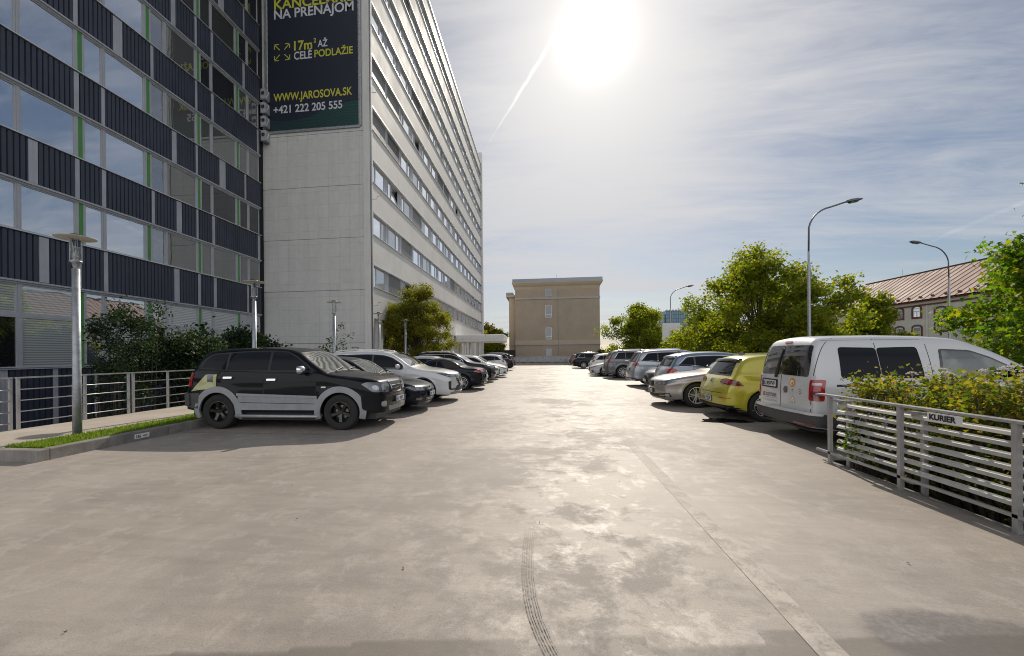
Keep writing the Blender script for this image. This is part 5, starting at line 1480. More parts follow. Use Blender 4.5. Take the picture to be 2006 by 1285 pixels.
def build_car(kind_name, label, sp, loc, rz, group):
    sh = Shape(sp); L = sh.L; SHIFT[0] = -L / 2; dx_mid[0] = L / 2
    root = thing(kind_name, label, sp.get('cat', 'car'), (*loc, 0), rz, group)
    P = PA[sp['paint']]; lod = sp.get('lod', 2)
    me = sh.body(); me.transform(Matrix.Translation((-L / 2, 0, 0))); me.materials.append(P); link('body', me, root)
    # underbody and wheel wells
    mb = MB(); hw = sh.W / 2
    x0, x1 = sh.wx; g = sh.AR + .01
    zt = .62
    mb.box(.12 - L / 2, x0 - g - L / 2, -hw + .16, hw - .16, .22, .5); mb.box(x0 - g - L / 2, x0 + g - L / 2, -hw + .30, hw - .30, .20, zt)
    mb.box(x0 + g - L / 2, x1 - g - L / 2, -hw + .085, hw - .085, .19, .5); mb.box(x1 - g - L / 2, x1 + g - L / 2, -hw + .30, hw - .30, .22, zt)
    mb.box(x1 + g - L / 2, L - .14 - L / 2, -hw + .16, hw - .16, .26, .5)
    for xw in sh.wx:
        for sg in (-1, 1):
            n = 14
            for i in range(n):
                a0, a1 = pi * i / n, pi * (i + 1) / n; r = sh.AR + .012
                p = lambda a, y: (xw - L / 2 + r * cos(a), y, sh.R + r * sin(a))
                yo = sg * (hw - .055); yi = sg * (hw - .32)
                mb.quad(p(a0, yo), p(a1, yo), p(a1, yi), p(a0, yi))
            mb.quad((xw - L / 2 - sh.AR, sg * (hw - .3), .2), (xw - L / 2 + sh.AR, sg * (hw - .3), .2), (xw - L / 2 + sh.AR, sg * (hw - .3), sh.R * 2.2), (xw - L / 2 - sh.AR, sg * (hw - .3), sh.R * 2.2))
    mb.build('underbody', M['black'], root, fix=False)
    # wheels
    tyre, rim, disc, back, rc = wheel_meshes(sh.R, sp.get('wheel', 'five'))
    rmat = M[sp.get('rim', 'alloy')]
    if rmat.name not in rc:
        q = MB(); q.v, q.f = rim; rc[rmat.name] = q.mesh('rim', rmat, False)
        rc[rmat.name].shade_smooth()
        bm = bmesh.new(); bm.from_mesh(rc[rmat.name])
        for ed in bm.edges:
            if len(ed.link_faces) == 2 and ed.calc_face_angle(0) > .5: ed.smooth = False
        bm.to_mesh(rc[rmat.name]); bm.free()
    for xw in sh.wx:
        for sg in (-1, 1):
            wo_ = link('wheel', tyre, root); wo_.location = (xw - L / 2, sg * (hw - .125), sh.R)
            wo_.rotation_euler = (0, random.uniform(0, 6) if sg > 0 else 0, pi if sg < 0 else 0)
            if sg < 0: wo_.rotation_euler = (0, random.uniform(0, 6), pi)
            link('rim', rc[rmat.name], wo_)
            if lod >= 1: link('brake_disc', disc, wo_); link('wheel_back', back, wo_)
    # glass
    d = sp.get('dlo')
    MEMO.clear(); side = Fn(lambda x, z: sh.side(x, z), 'S+'); sideR = Fn(lambda x, z: sh.side(x, z, -1), 'S-')
    if d:
        poly = sp['dlo_poly'] if 'dlo_poly' in sp else dlo(sh, *d)
        poly = rounded(poly, .03, 2)
        for fn in (side, sideR):
            if sp.get('chrome_dlo'): patch(fn, inset(poly, -.018), .006, M['chrome'], 'window_moulding', root, .01)
            patch(fn, inset(poly, -.004), .008, M['blackg'] if sp.get('gap', 1) else M['black'], 'window_frame', root, .012)
            xs = [sp['pillars'][0]] + list(sp['pillars'][1:])
            for a, c in zip(xs[:-1], xs[1:]):
                pc = clip_poly(inset(poly, .022), a + .028, c - .028)
                if len(pc) >= 3: patch(fn, rounded(pc, .03, 2), .0105, M[sp.get('sglass', 'cglass')], 'side_window', root, .004)
    # windscreen and rear window on the top strip
    ws0, ws1 = sp['ws']
    def strip_poly(xa, xb, ma, mbm):
        pts = []
        n = 8
        for i in range(n + 1):
            x = xa + (xb - xa) * i / n; m_ = ma + (mbm - ma) * i / n
            pts.append((x, float(np.interp(x, sh.px[sh.nf:-sh.nf], sh.ye[sh.nf:-sh.nf])) - m_))
        return pts + [(x, -y) for x, y in reversed(pts)]
    tp = lambda x, y: sh.top(x, y)
    patch(tp, strip_poly(ws0 - .02, ws1 + .015, .0, .0), .004, M['black'], 'windscreen_seal', root, .01)
    patch(tp, strip_poly(ws0, ws1, .02, .03), .0075, M['wglass'], 'windscreen', root, .005)
    if 'softtop' in sp:
        patch(tp, strip_poly(sp['softtop'][0], sp['softtop'][1], .0, .0), .005, PA['soft'], 'soft_top', root, .008)
    if lod >= 2:
        for y0_ in (-.15, .45):
            pw = [tp(ws0 - .03 + .10 * t, y0_ - .55 * t) + np.array([0, 0, .025]) for t in (0, .5, 1)]
            mb = MB(); mb.tube([(p[0] - L / 2, p[1], p[2]) for p in pw], .010, 5); mb.build('wiper', M['black'], root)
    if 'rw' in sp:
        rz0, rz1, wd = sp['rw']; fr_ = lambda l, z: sh.wrap(l, z, 'r')
        def rwp(e):
            pts = []
            for i in range(5):
                z = rz0 + e + (rz1 - rz0 - 2 * e) * i / 4; w_ = wd * (1 - sp.get('rwt', .14) * i / 4) - e; pts.append((w_, z))
            return rounded(pts + [(-a, b) for a, b in reversed(pts)], .05, 3)
        patch(fr_, rwp(-.012), .006, M['black'], 'rear_window_seal', root, .012)
        patch(fr_, rwp(0.018), .010, M[sp.get('rglass', 'cglass')], 'rear_window', root, .005)
    if 'rwtop' in sp:
        patch(tp, strip_poly(sp['rwtop'][0], sp['rwtop'][1], .03, .02), .006, M['cglass'], 'rear_window', root, .005)
    # doors
    for (xa, xb, arch) in sp.get('doors', []):
        zlo = sp.get('door_z', sh.zs + .12)
        def low(x):
            z = zlo
            if arch is not None:
                q = (sh.AR + .10) ** 2 - (x - sh.wx[arch]) ** 2
                if q > 0: z = max(z, sh.R + sqrt(q))
            return z
        xs = np.linspace(xa, xb, 22)
        pts = [(x, low(x)) for x in xs] + [(xb, float(sh.belt(xb)) - .012), ((xa + xb) / 2, float(sh.belt((xa + xb) / 2)) - .012), (xa, float(sh.belt(xa)) - .012)]
        for fn in (side, sideR):
            s_ = patch(fn, inset(pts, -.004), .0015, M['black'], 'door_seam', root, .004)
            dd = patch(fn, inset(pts, .004), .0035, P, 'door', root, .003)
            s_.parent = dd
            hx = xb - .17; hz = float(sh.belt(hx)) - sp.get('handle_dz', .10)
            hp = rounded([(hx - .1, hz - .016), (hx + .1, hz - .016), (hx + .1, hz + .016), (hx - .1, hz + .016)], .014, 3)
            hb = patch(fn, inset(hp, -.02), .0055, M['black'], 'handle_recess', dd, .004)
            patch(fn, hp, .032, M['chrome'] if sp.get('chrome_handle') else P, 'door_handle', dd, .03, step=.05)
    if 'step' in sp:
        xa, xb, z = sp['step']
        for sg in (1, -1):
            y_ = sg * (sh.W / 2 + .015); mb = MB(); mb.tube([(xa - L / 2, y_ - sg * .12, z), (xa + .05 - L / 2, y_, z), (xb - .05 - L / 2, y_, z), (xb - L / 2, y_ - sg * .12, z)], .034, 10); mb.build('side_step', M['steel'], root, True)
    # extra side patches
    for (nm, pts, off, mk, th_, rd) in sp.get('side', []):
        mm = P if mk == 'paint' else (M.get(mk) or PA.get(mk))
        if rd: pts = rounded(pts, rd, 3)
        for fn in (side, sideR): patch(fn, pts, off, mm, nm, root, th_)
    # wheel arch trim
    if sp.get('archtrim'):
        wd, mk, off = sp['archtrim']; mm = P if mk == 'paint' else (M.get(mk) or PA.get(mk))
        for xw in sh.wx:
            r1 = sh.AR + .001; r2 = r1 + wd; pts = []
            A0 = sp.get('archang', -.25)
            angs = np.linspace(A0, pi - A0, 30)
            pts = [(xw + r1 * cos(a), sh.R * .98 + r1 * sin(a)) for a in angs] + [(xw + r2 * cos(a), sh.R * .98 + r2 * sin(a)) for a in reversed(angs)]
            pts = [(min(max(x, .02), L - .02), z) for x, z in pts]
            for fn in (side, sideR): patch(fn, pts, off, mm, 'arch_trim', root, off + .02, step=.12)
    # front and rear patches; each entry: name, end, polygon, offset, material, thickness, corner radius, both sides?
    for (nm, end, pts, off, mk, th_, rd, both) in sp.get('ends', []):
        mm = P if mk == 'paint' else (M.get(mk) or PA.get(mk))
        if rd: pts = rounded(pts, rd, 3)
        fw0 = lambda l, z, e=end: sh.wrap(l, z, e)
        fn = Fn(fw0, 'W+'); fnm = Fn(fw0, 'W-')
        patch(fn, pts, off, mm, nm, root, th_, step=.07)
        if both: patch(fnm, [(-a, b) for a, b in reversed(pts)], off, mm, nm, root, th_, step=.07)
    # number plates
    for end, z in sp.get('plates', []):
        p = sh.wrap(0, z, end); sgn = -1 if end == 'f' else 1
        mb = MB(); xo = p[0] - L / 2 + sgn * sp.get('plate_off', .022)
        mb.box(min(xo, xo - sgn * .02), max(xo, xo - sgn * .02), -.27, .27, z - .065, z + .065); fr_ = mb.build('plate_holder', M['black'], root)
        mb = MB(); mb.box(min(xo, xo + sgn * .004), max(xo, xo + sgn * .004), -.255, .255, z - .054, z + .054); pl_ = mb.build('number_plate', M['plate'], fr_)
        if lod >= 1:
            bs = 1 if end == 'r' else 1
            yb = .255 if sgn > 0 else -.255
            mb = MB(); xq = xo + sgn * .006
            ylo, yhi = (-.255, -.215) if sgn > 0 else (.215, .255)
            mb.box(min(xq, xo + sgn*.0045), max(xq, xo + sgn*.0045), ylo, yhi, z - .054, z + .054); mb.build('country_band', M['eu'], pl_)
            if sgn > 0: Rm = Matrix(((0, 0, 1, 0), (1, 0, 0, 0), (0, 1, 0, 0), (0, 0, 0, 1))); T_ = Matrix.Translation((xq + .001, -.19, z - .036))
            else: Rm = Matrix(((0, 0, -1, 0), (-1, 0, 0, 0), (0, 1, 0, 0), (0, 0, 0, 1))); T_ = Matrix.Translation((xq - .001, .19, z - .036))
            if sp.get('reg'): text_obj(sp['reg'], 'plate_text', M['btext'], pl_, .072, .40, T_ @ Rm, .02)
    # mirrors
    if 'mirror' in sp:
        mx_, mz = sp['mirror']; ms = sp.get('mirror_scale', 1.0)
        for sg in (1, -1):
            yb = float(sh.Wf(mx_, mz)); mb = MB()
            prof = [(0, .0), (.35, .05), (.75, .085), (1, .10)]
            n0 = 0; rings = []
            for (t, _) in ((0, 0), (.12, 0), (.5, 0), (.85, 0), (1, 0)):
                hh = {0: .045, .12: .075, .5: .085, .85: .07, 1: .035}[t] * ms; dd = {0: .03, .12: .055, .5: .06, .85: .05, 1: .02}[t] * ms
                y = sg * (yb + .045 + .20 * t * ms); zc = mz + .03 + .015 * t; xc = mx_ - L / 2 + .03 * t
                for k in range(10):
                    a = 2 * pi * k / 10; ca, sa = cos(a), sin(a)
                    mb.v.append((xc - (dd * max(ca, -.35) * 1.3), y, zc + hh * sa))
            for i in range(4):
                for k in range(10): mb.f.append((i * 10 + k, i * 10 + (k + 1) % 10, (i + 1) * 10 + (k + 1) % 10, (i + 1) * 10 + k))
            mb.f.append(tuple(range(10))); mb.f.append(tuple(40 + k for k in range(10)))
            mo = mb.build('wing_mirror', M['chrome'] if sp.get('mirror_chrome') else (M['black'] if sp.get('mirror_black') else P), root, True)
            mb = MB(); mb.tube([(mx_ - L / 2, sg * (yb - .02), mz - .03), (mx_ - L / 2, sg * (yb + .10), mz + .0)], .022, 6); mb.build('mirror_stalk', M['black'], mo, True)
    # roof rails, aerial, spoiler
    if 'rails' in sp:
        xa, xb, mk = sp['rails']
        for sg in (1, -1):
            pts = []
            for t in np.linspace(0, 1, 12):
                x = xa + (xb - xa) * t; i = float(np.interp(x, sh.px[sh.nf:-sh.nf], sh.ye[sh.nf:-sh.nf])); z = float(sh.T(x))
                pts.append((x - L / 2, sg * (i - .02), z + .012 + .045 * min(1, sin(pi * t) * 2.5)))
            mb = MB(); mb.tube(pts, .016, 6); mb.build('roof_rail', M[mk], root, True)
    if sp.get('crossbars'):
        for xa in sp['crossbars']:
            mb = MB(); z = float(sh.T(xa)) + .10; mb.box(xa - L / 2 - .04, xa - L / 2 + .04, -.62, .62, z, z + .03); mb.build('roof_bar', M['black'], root)
    if sp.get('fin'):
        x = sp['fin']; z = float(sh.top(x, 0)[2]); mb = MB()
        mb.poly([(x - L / 2 - .10, 0.02, z), (x - L / 2 + .07, .02, z), (x - L / 2 + .05, .004, z + .07), (x - L / 2 + .02, .004, z + .075)]); mb.poly([(x - L / 2 - .10, -.02, z), (x - L / 2 + .07, -.02, z), (x - L / 2 + .05, -.004, z + .07), (x - L / 2 + .02, -.004, z + .075)])
        mb.poly([(x - L / 2 + .07, .02, z), (x - L / 2 + .07, -.02, z), (x - L / 2 + .05, -.004, z + .07), (x - L / 2 + .05, .004, z + .07)]); mb.build('aerial_fin', M['blackg'], root)
    if 'spoiler' in sp:
        xa, out, mk = sp['spoiler']; mm = P if mk == 'paint' else M[mk]
        mb = MB(); n = 12; rows = []
        for i in range(n + 1):
            t = -1 + 2 * i / n; ye_ = float(np.interp(xa, sh.px[sh.nf:-sh.nf], sh.ye[sh.nf:-sh.nf])) * .97; y = t * ye_; zt = float(sh.top(xa, y)[2])
            xo = xa + out * (1 - .35 * t * t)
            rows.append([(xa - .06 - L / 2, y, zt + .004), (xa - L / 2 + .05, y, zt + .006), (xo - L / 2, y, zt - .045), (xo - L / 2 - .02, y, zt - .075), (xa - L / 2, y, zt - .10)])
        for r_ in rows: mb.v += r_
        for i in range(n):
            for k in range(4): mb.f.append((i * 5 + k, i * 5 + k + 1, (i + 1) * 5 + k + 1, (i + 1) * 5 + k))
        mb.f.append((0, 1, 2, 3, 4)); mb.f.append(tuple(n * 5 + k for k in range(5)))
        mb.build('spoiler', mm, root, True)
    return root, sh
def R4(x0, x1, z0, z1): return [(x0, z0), (x1, z0), (x1, z1), (x0, z1)]
def mk(base, **kw):
    d = dict(base); d.update(kw); return d
def grille_ends(z0, z1, w, mk_='black', chrome=False):
    e = [('grille', 'f', [(-w, z1), (-w * .92, z0), (w * .92, z0), (w, z1)], .006, mk_, .008, .03, False)]
    if chrome: e.insert(0, ('grille_surround', 'f', [(-w - .03, z1 + .025), (-w * .92 - .02, z0 - .025), (w * .92 + .02, z0 - .025), (w + .03, z1 + .025)], .004, 'chrome', .01, .04, False))
    return e

SUV_OLD = dict(T=[(0, .74), (.02, .86), (.07, .95), (.16, 1.00), (.5, 1.06), (.95, 1.10), (1.28, 1.14), (1.45, 1.22), (1.75, 1.44), (2.02, 1.62), (2.3, 1.69), (2.8, 1.715), (3.4, 1.71), (3.95, 1.67), (4.12, 1.58), (4.3, 1.30), (4.38, 1.12), (4.44, .95), (4.49, .80), (4.5, .66)],
    W=1.88, belt=[(0, .86), (.8, 1.03), (1.4, 1.13), (2.5, 1.15), (3.6, 1.20), (4.5, 1.22)], wx=(.97, 3.69), R=.365, zs=.36, archgap=.05, tumble=.26, paint='black', cat='off-roader',
    ws=(1.36, 1.98), rw=(1.16, 1.56, .66), dlo=1, wheel='offroad', rim='brim', pf=(.24, .72), pr=(.12, .45), crown=(.05, .035, .06),
    dlo_poly=[(1.60, 1.17), (1.72, 1.31), (2.02, 1.51), (2.22, 1.605), (2.55, 1.63), (3.1, 1.625), (3.9, 1.575), (4.05, 1.45), (4.13, 1.26), (3.6, 1.22), (2.6, 1.19)],
    pillars=(1.6, 2.58, 3.52, 4.3), doors=[(1.53, 2.655, None), (2.665, 3.62, 1)], door_z=.44, handle_dz=.12, chrome_handle=1,
    archtrim=(.12, 'fgrey', .022), mirror=(1.78, 1.19), mirror_scale=1.15, mirror_chrome=1, rails=(2.3, 3.95, 'black'), gap=0,
    side=[('side_cladding', [(1.46, .41), (3.25, .41), (3.22, .70), (2.4, .685), (1.5, .66)], .018, 'fgrey', .03, .02),
          ('side_moulding', [(1.50, .655), (3.25, .70), (3.25, .755), (1.50, .70)], .030, 'fgrey', .04, .01),
          ('cladding_groove', [(1.55, .535), (3.18, .56), (3.18, .57), (1.55, .545)], .021, 'black', .01, 0),
          ('side_indicator', R4(1.32, 1.42, .86, .89), .012, 'amberw', .015, .012),
          ('rear_bumper_side', [(4.12, .43), (4.44, .46), (4.46, .74), (4.10, .76)], .022, 'cladd', .03, .03),
          ('filler_patch', [(4.32, .79), (3.97, 1.14), (3.93, 1.145), (3.93, .99), (3.80, .985), (3.80, 1.145), (3.72, 1.145), (3.735, .84), (4.05, .83)], .006, 'plate_y', .005, 0),
          ('fuel_flap', R4(3.80, 3.93, .99, 1.15), .008, 'grey', .006, .02)],
    ends=[('grille_surround', 'f', [(-.36, .97), (-.28, .72), (.28, .72), (.36, .97)], .012, 'chrome', .02, .04, False),
          ('grille', 'f', [(-.32, .945), (-.25, .745), (.25, .745), (.32, .945)], .016, 'black', .01, .03, False),
          ('grille_bar', 'f', R4(-.30, .30, .86, .88), .026, 'chrome', .012, .005, False), ('grille_bar', 'f', R4(-.28, .28, .80, .815), .026, 'chrome', .012, .005, False),
          ('headlight', 'f', [(.40, .90), (.44, .74), (.92, .77), (1.10, .93), (.95, .965), (.55, .95)], .012, 'lens', .02, .05, True),
          ('headlight_bulb', 'f', R4(.55, .72, .79, .91), .018, 'lampg', .008, .07, True), ('headlight_bulb', 'f', R4(.78, .90, .80, .90), .018, 'lampg', .008, .05, True),
          ('bumper', 'f', [(-1.15, .70), (-1.12, .42), (-.8, .36), (.8, .36), (1.12, .42), (1.15, .70)], .035, 'paint', .05, .05, False),
          ('bumper_intake', 'f', [(-.5, .64), (-.45, .56), (.45, .56), (.5, .64)], .040, 'black', .01, .02, False),
          ('bumper_guard', 'f', [(-.55, .46), (-.50, .37), (.50, .37), (.55, .46)], .042, 'lgrey', .02, .04, False),
          ('fog_light', 'f', R4(.62, .76, .46, .58), .045, 'lampg', .02, .07, True),
          ('taillight', 'r', [(.74, .90), (.98, .88), (.96, 1.16), (.82, 1.2), (.74, 1.16)], .012, 'red', .02, .03, True),
          ('bumper', 'r', [(-1.0, .76), (-1.0, .48), (1.0, .48), (1.0, .76)], .05, 'cladd', .06, .05, False)],
    plates=[('f', .58)], plate_off=.075, reg='BL 1089Y')
def pull_nose(sp, s, pivot):
    f = lambda x: (pivot - (pivot - x) * s if x < pivot else x) - pivot * (1 - s)
    g = lambda pts: [(f(a), b) for a, b in pts]
    d = dict(sp); d['T'] = g(sp['T']); d['belt'] = g(sp['belt']); d['wx'] = tuple(f(x) for x in sp['wx']); d['ws'] = tuple(f(x) for x in sp['ws'])
    d['dlo_poly'] = g(sp['dlo_poly']); d['pillars'] = tuple(f(x) for x in sp['pillars']); d['doors'] = [(f(a), f(b), c) for a, b, c in sp['doors']]
    d['mirror'] = (f(sp['mirror'][0]), sp['mirror'][1]); d['side'] = [(n, g(p), *r) for n, p, *r in sp['side']]
    return d
SUV_OLD.pop('rails', 0)
SUV_OLD['T'] = [(a, b if b < 1.3 else b - .03) for a, b in SUV_OLD['T']]
PULL = 1.33 * .15
SUV_OLD = pull_nose(SUV_OLD, .85, 1.33); SUV_OLD['step'] = (1.46 - PULL, 3.32 - PULL, .285)
M['fgrey'] = mat('flaked_grey_cladding', (.27, .28, .30), .5, .1, var=.12, vscale=4, dirt=.4)
M['lgrey'] = mat('light_grey_plastic', (.22, .22, .23), .5, .2, var=.1)
M['amberw'] = mat('pale_indicator', (.65, .60, .48), .2, coat=1)

HATCH = dict(T=[(0, .52), (.015, .60), (.05, .66), (.14, .715), (.35, .78), (.75, .86), (1.1, .93), (1.3, 1.01), (1.62, 1.20), (1.95, 1.37), (2.25, 1.44), (2.7, 1.465), (3.2, 1.45), (3.68, 1.395), (3.82, 1.34), (3.98, 1.12), (4.06, .98), (4.13, .90), (4.18, .80), (4.23, .66), (4.25, .55)],
    W=1.79, belt=[(0, .66), (.7, .82), (1.3, .92), (2.6, .95), (3.6, 1.0), (4.25, 1.02)], wx=(.84, 3.47), R=.325, zs=.235, tumble=.32,
    ws=(1.26, 1.93), rw=(1.02, 1.31, .60), dlo=(1.42, 3.86, .115, .28), pillars=(1.42, 2.42, 3.36, 3.95), doors=[(1.36, 2.46, None), (2.47, 3.42, 1)],
    mirror=(1.55, .99), ends=[], side=[('sill_trim', [(1.22, .225), (3.1, .225), (3.1, .30), (1.22, .30)], .006, 'black', .02, .01)],
    crown=(.13, .035, .07), pf=(.17, .6), paint='black')
GOLF_B = mk(HATCH, paint='blackc', reg='BL 415', wheel='twin', plates=[('f', .47)],
    ends=[('headlight', 'f', [(.40, .60), (.48, .555), (.84, .58), (1.04, .68), (.90, .70), (.62, .675)], .010, 'lens', .02, .03, True),
          ('headlight_bulb', 'f', R4(.52, .63, .585, .655), .016, 'lampg', .008, .04, True), ('headlight_bulb', 'f', R4(.70, .82, .605, .67), .016, 'lampg', .008, .04, True),
          ('grille', 'f', [(-.40, .625), (-.42, .575), (.42, .575), (.40, .625)], .010, 'blackg', .012, .02, False), ('grille_bar', 'f', R4(-.40, .40, .594, .604), .016, 'chrome', .012, .003, False),
          ('badge', 'f', R4(-.065, .065, .54, .67), .020, 'chrome', .012, .065, False), ('badge_centre', 'f', R4(-.05, .05, .555, .655), .024, 'blackg', .008, .05, False),
          ('lower_intake', 'f', [(-.38, .40), (-.44, .285), (.44, .285), (.38, .40)], .010, 'black', .012, .03, False),
          ('grille_bar', 'f', R4(-.40, .40, .33, .338), .016, 'chrome', .012, .003, False), ('grille_bar', 'f', R4(-.41, .41, .365, .372), .016, 'chrome', .012, .003, False),
          ('fog_light', 'f', R4(.60, .82, .34, .40), .012, 'lens', .015, .02, True)])
GOLF_Y = mk(HATCH, paint='yellow', reg='BL 745DP', wheel='multi', plates=[('r', .46)], spoiler=(3.80, .16, 'blackg'), fin=3.55, R=.335, gap=1,
    dlo_poly=[(1.42, .955), (1.7, 1.14), (1.98, 1.265), (2.3, 1.335), (2.9, 1.345), (3.25, 1.31), (3.42, 1.20), (3.36, 1.06), (3.22, .99), (2.6, .965)], dlo=1, pillars=(1.42, 2.42, 3.12, 3.6), rw=(1.0, 1.30, .62), rwt=.22,
    side=HATCH['side'] + [('fuel_flap', R4(3.55, 3.73, .90, 1.03), .004, 'paint', .003, .03)],
    ends=[('taillight', 'r', [(.40, .90), (.44, .82), (.92, .78), (1.10, .77), (.93, .89), (.62, .93)], .010, 'dred', .02, .03, True),
          ('taillight_lens', 'r', [(.60, .895), (.64, .84), (.86, .82), (.80, .885)], .014, 'red', .01, .02, True),
          ('tailgate_seam', 'r', [(-.60, .60), (.60, .60), (.62, .612), (-.62, .612)], .003, 'black', .003, 0, False), ('badge', 'r', R4(-.055, .055, .81, .92), .018, 'chrome', .012, .055, False),
          ('badge_centre', 'r', R4(-.042, .042, .823, .907), .022, 'blackg', .008, .042, False),
          ('bumper', 'r', [(-1.1, .60), (-1.05, .36), (1.05, .36), (1.1, .60)], .022, 'paint', .03, .06, False),
          ('diffuser', 'r', [(-.92, .345), (-.85, .24), (.85, .24), (.92, .345)], .028, 'black', .03, .04, False),
          ('exhaust_trim', 'r', [(.44, .31), (.50, .26), (.78, .275), (.84, .325)], .036, 'chrome', .01, .02, True), ('exhaust_opening', 'r', [(.50, .30), (.54, .272), (.74, .284), (.78, .314)], .040, 'black', .01, .015, True),
          ('reflector', 'r', R4(.56, .86, .50, .515), .027, 'red', .008, .005, True),
          ('rear_wiper', 'r', R4(-.02, .33, 1.045, 1.062), .026, 'black', .012, .005, False)])
SUV = dict(T=[(0, .62), (.015, .76), (.05, .86), (.13, .93), (.4, .99), (.95, 1.06), (1.22, 1.12), (1.4, 1.20), (1.75, 1.43), (2.05, 1.58), (2.4, 1.645), (2.9, 1.665), (3.5, 1.655), (4.1, 1.61), (4.32, 1.55), (4.5, 1.28), (4.6, 1.10), (4.66, .96), (4.72, .82), (4.76, .62)],
    W=1.89, belt=[(0, .78), (.8, .98), (1.4, 1.06), (2.6, 1.08), (3.8, 1.13), (4.76, 1.16)], wx=(.93, 3.72), R=.365, zs=.27, tumble=.28,
    ws=(1.34, 2.03), rw=(1.14, 1.50, .66), dlo=(1.55, 4.36, .11, .35), pillars=(1.55, 2.62, 3.60, 4.4), doors=[(1.46, 2.66, None), (2.67, 3.72, 1)],
    mirror=(1.70, 1.12), ends=[], side=[('side_cladding', [(1.40, .27), (3.28, .27), (3.28, .38), (1.40, .38)], .012, 'cladd', .02, .02)],
    crown=(.13, .035, .07), paint='white', fin=4.0, rails=(2.3, 4.1, 'chrome'), archtrim=(.045, 'black', .008), chrome_dlo=1)
SOR = mk(SUV, paint='white', reg='BL 7', plates=[('f', .55)], wheel='twin', L=4.8,
    ends=[('headlight', 'f', [(.46, .87), (.50, .80), (.82, .80), (1.12, .93), (.95, .93)], .010, 'lens', .02, .02, True),
          ('headlight_bulb', 'f', R4(.56, .64, .81, .85), .016, 'lampg', .008, .02, True), ('headlight_bulb', 'f', R4(.68, .76, .815, .865), .016, 'lampg', .008, .02, True), ('headlight_bulb', 'f', R4(.80, .88, .83, .875), .016, 'lampg', .008, .02, True),
          ('grille', 'f', [(-.46, .88), (-.40, .66), (-.30, .63), (.30, .63), (.40, .66), (.46, .88)], .012, 'blackg', .015, .03, False),
          ('grille_bar', 'f', R4(-.44, .44, .845, .86), .020, 'chrome', .012, .004, False), ('grille_bar', 'f', R4(-.38, .38, .70, .71), .020, 'chrome', .012, .004, False), ('grille_bar', 'f', R4(-.42, .42, .77, .78), .020, 'chrome', .012, .004, False),
          ('bumper_trim', 'f', [(-.40, .62), (-.36, .60), (.36, .60), (.40, .62)], .022, 'chrome', .02, .01, False),
          ('side_intake', 'f', [(.80, .68), (.80, .42), (.88, .42), (.90, .68)], .010, 'blackg', .012, .02, True), ('side_intake', 'f', [(.45, .40), (.84, .40), (.84, .44), (.52, .455)], .010, 'blackg', .012, .01, True),
          ('lower_intake', 'f', [(-.42, .52), (-.60, .36), (.60, .36), (.42, .52)], .010, 'black', .012, .03, False),
          ('skid_plate', 'f', [(-.8, .33), (-.76, .26), (.76, .26), (.8, .33)], .024, 'lgrey', .02, .02, False)])
SMALL = [(a * .90, b * .965) for a, b in SUV['T']]
MPV_W = mk(SUV, T=SMALL, belt=[(a * .9, b * .965) for a, b in SUV['belt']], wx=(.84, 3.35), ws=(1.22, 1.84), dlo=(1.42, 3.94, .11, .30), pillars=(1.42, 2.38, 3.26, 4.0), doors=[(1.34, 2.42, None), (2.43, 3.38, 1)], paint='white2', reg='', plates=[('f', .52)], W=1.80, lod=1, chrome_dlo=0, R=.335, fin=3.6, mirror=(1.55, 1.09), rails=(2.0, 3.6, 'black'),
    ends=[('headlight', 'f', [(.44, .84), (.46, .72), (.84, .72), (1.05, .86), (.9, .88)], .010, 'lens', .02, .04, True), ('grille', 'f', [(-.42, .82), (-.40, .70), (.40, .70), (.42, .82)], .010, 'black', .012, .02, False),
          ('grille_bar', 'f', R4(-.45, .45, .755, .768), .018, 'chrome', .012, .004, False), ('lower_intake', 'f', [(-.5, .50), (-.56, .36), (.56, .36), (.5, .50)], .010, 'black', .012, .03, False), ('fog_light', 'f', R4(.66, .78, .42, .50), .012, 'lampg', .012, .04, True)])
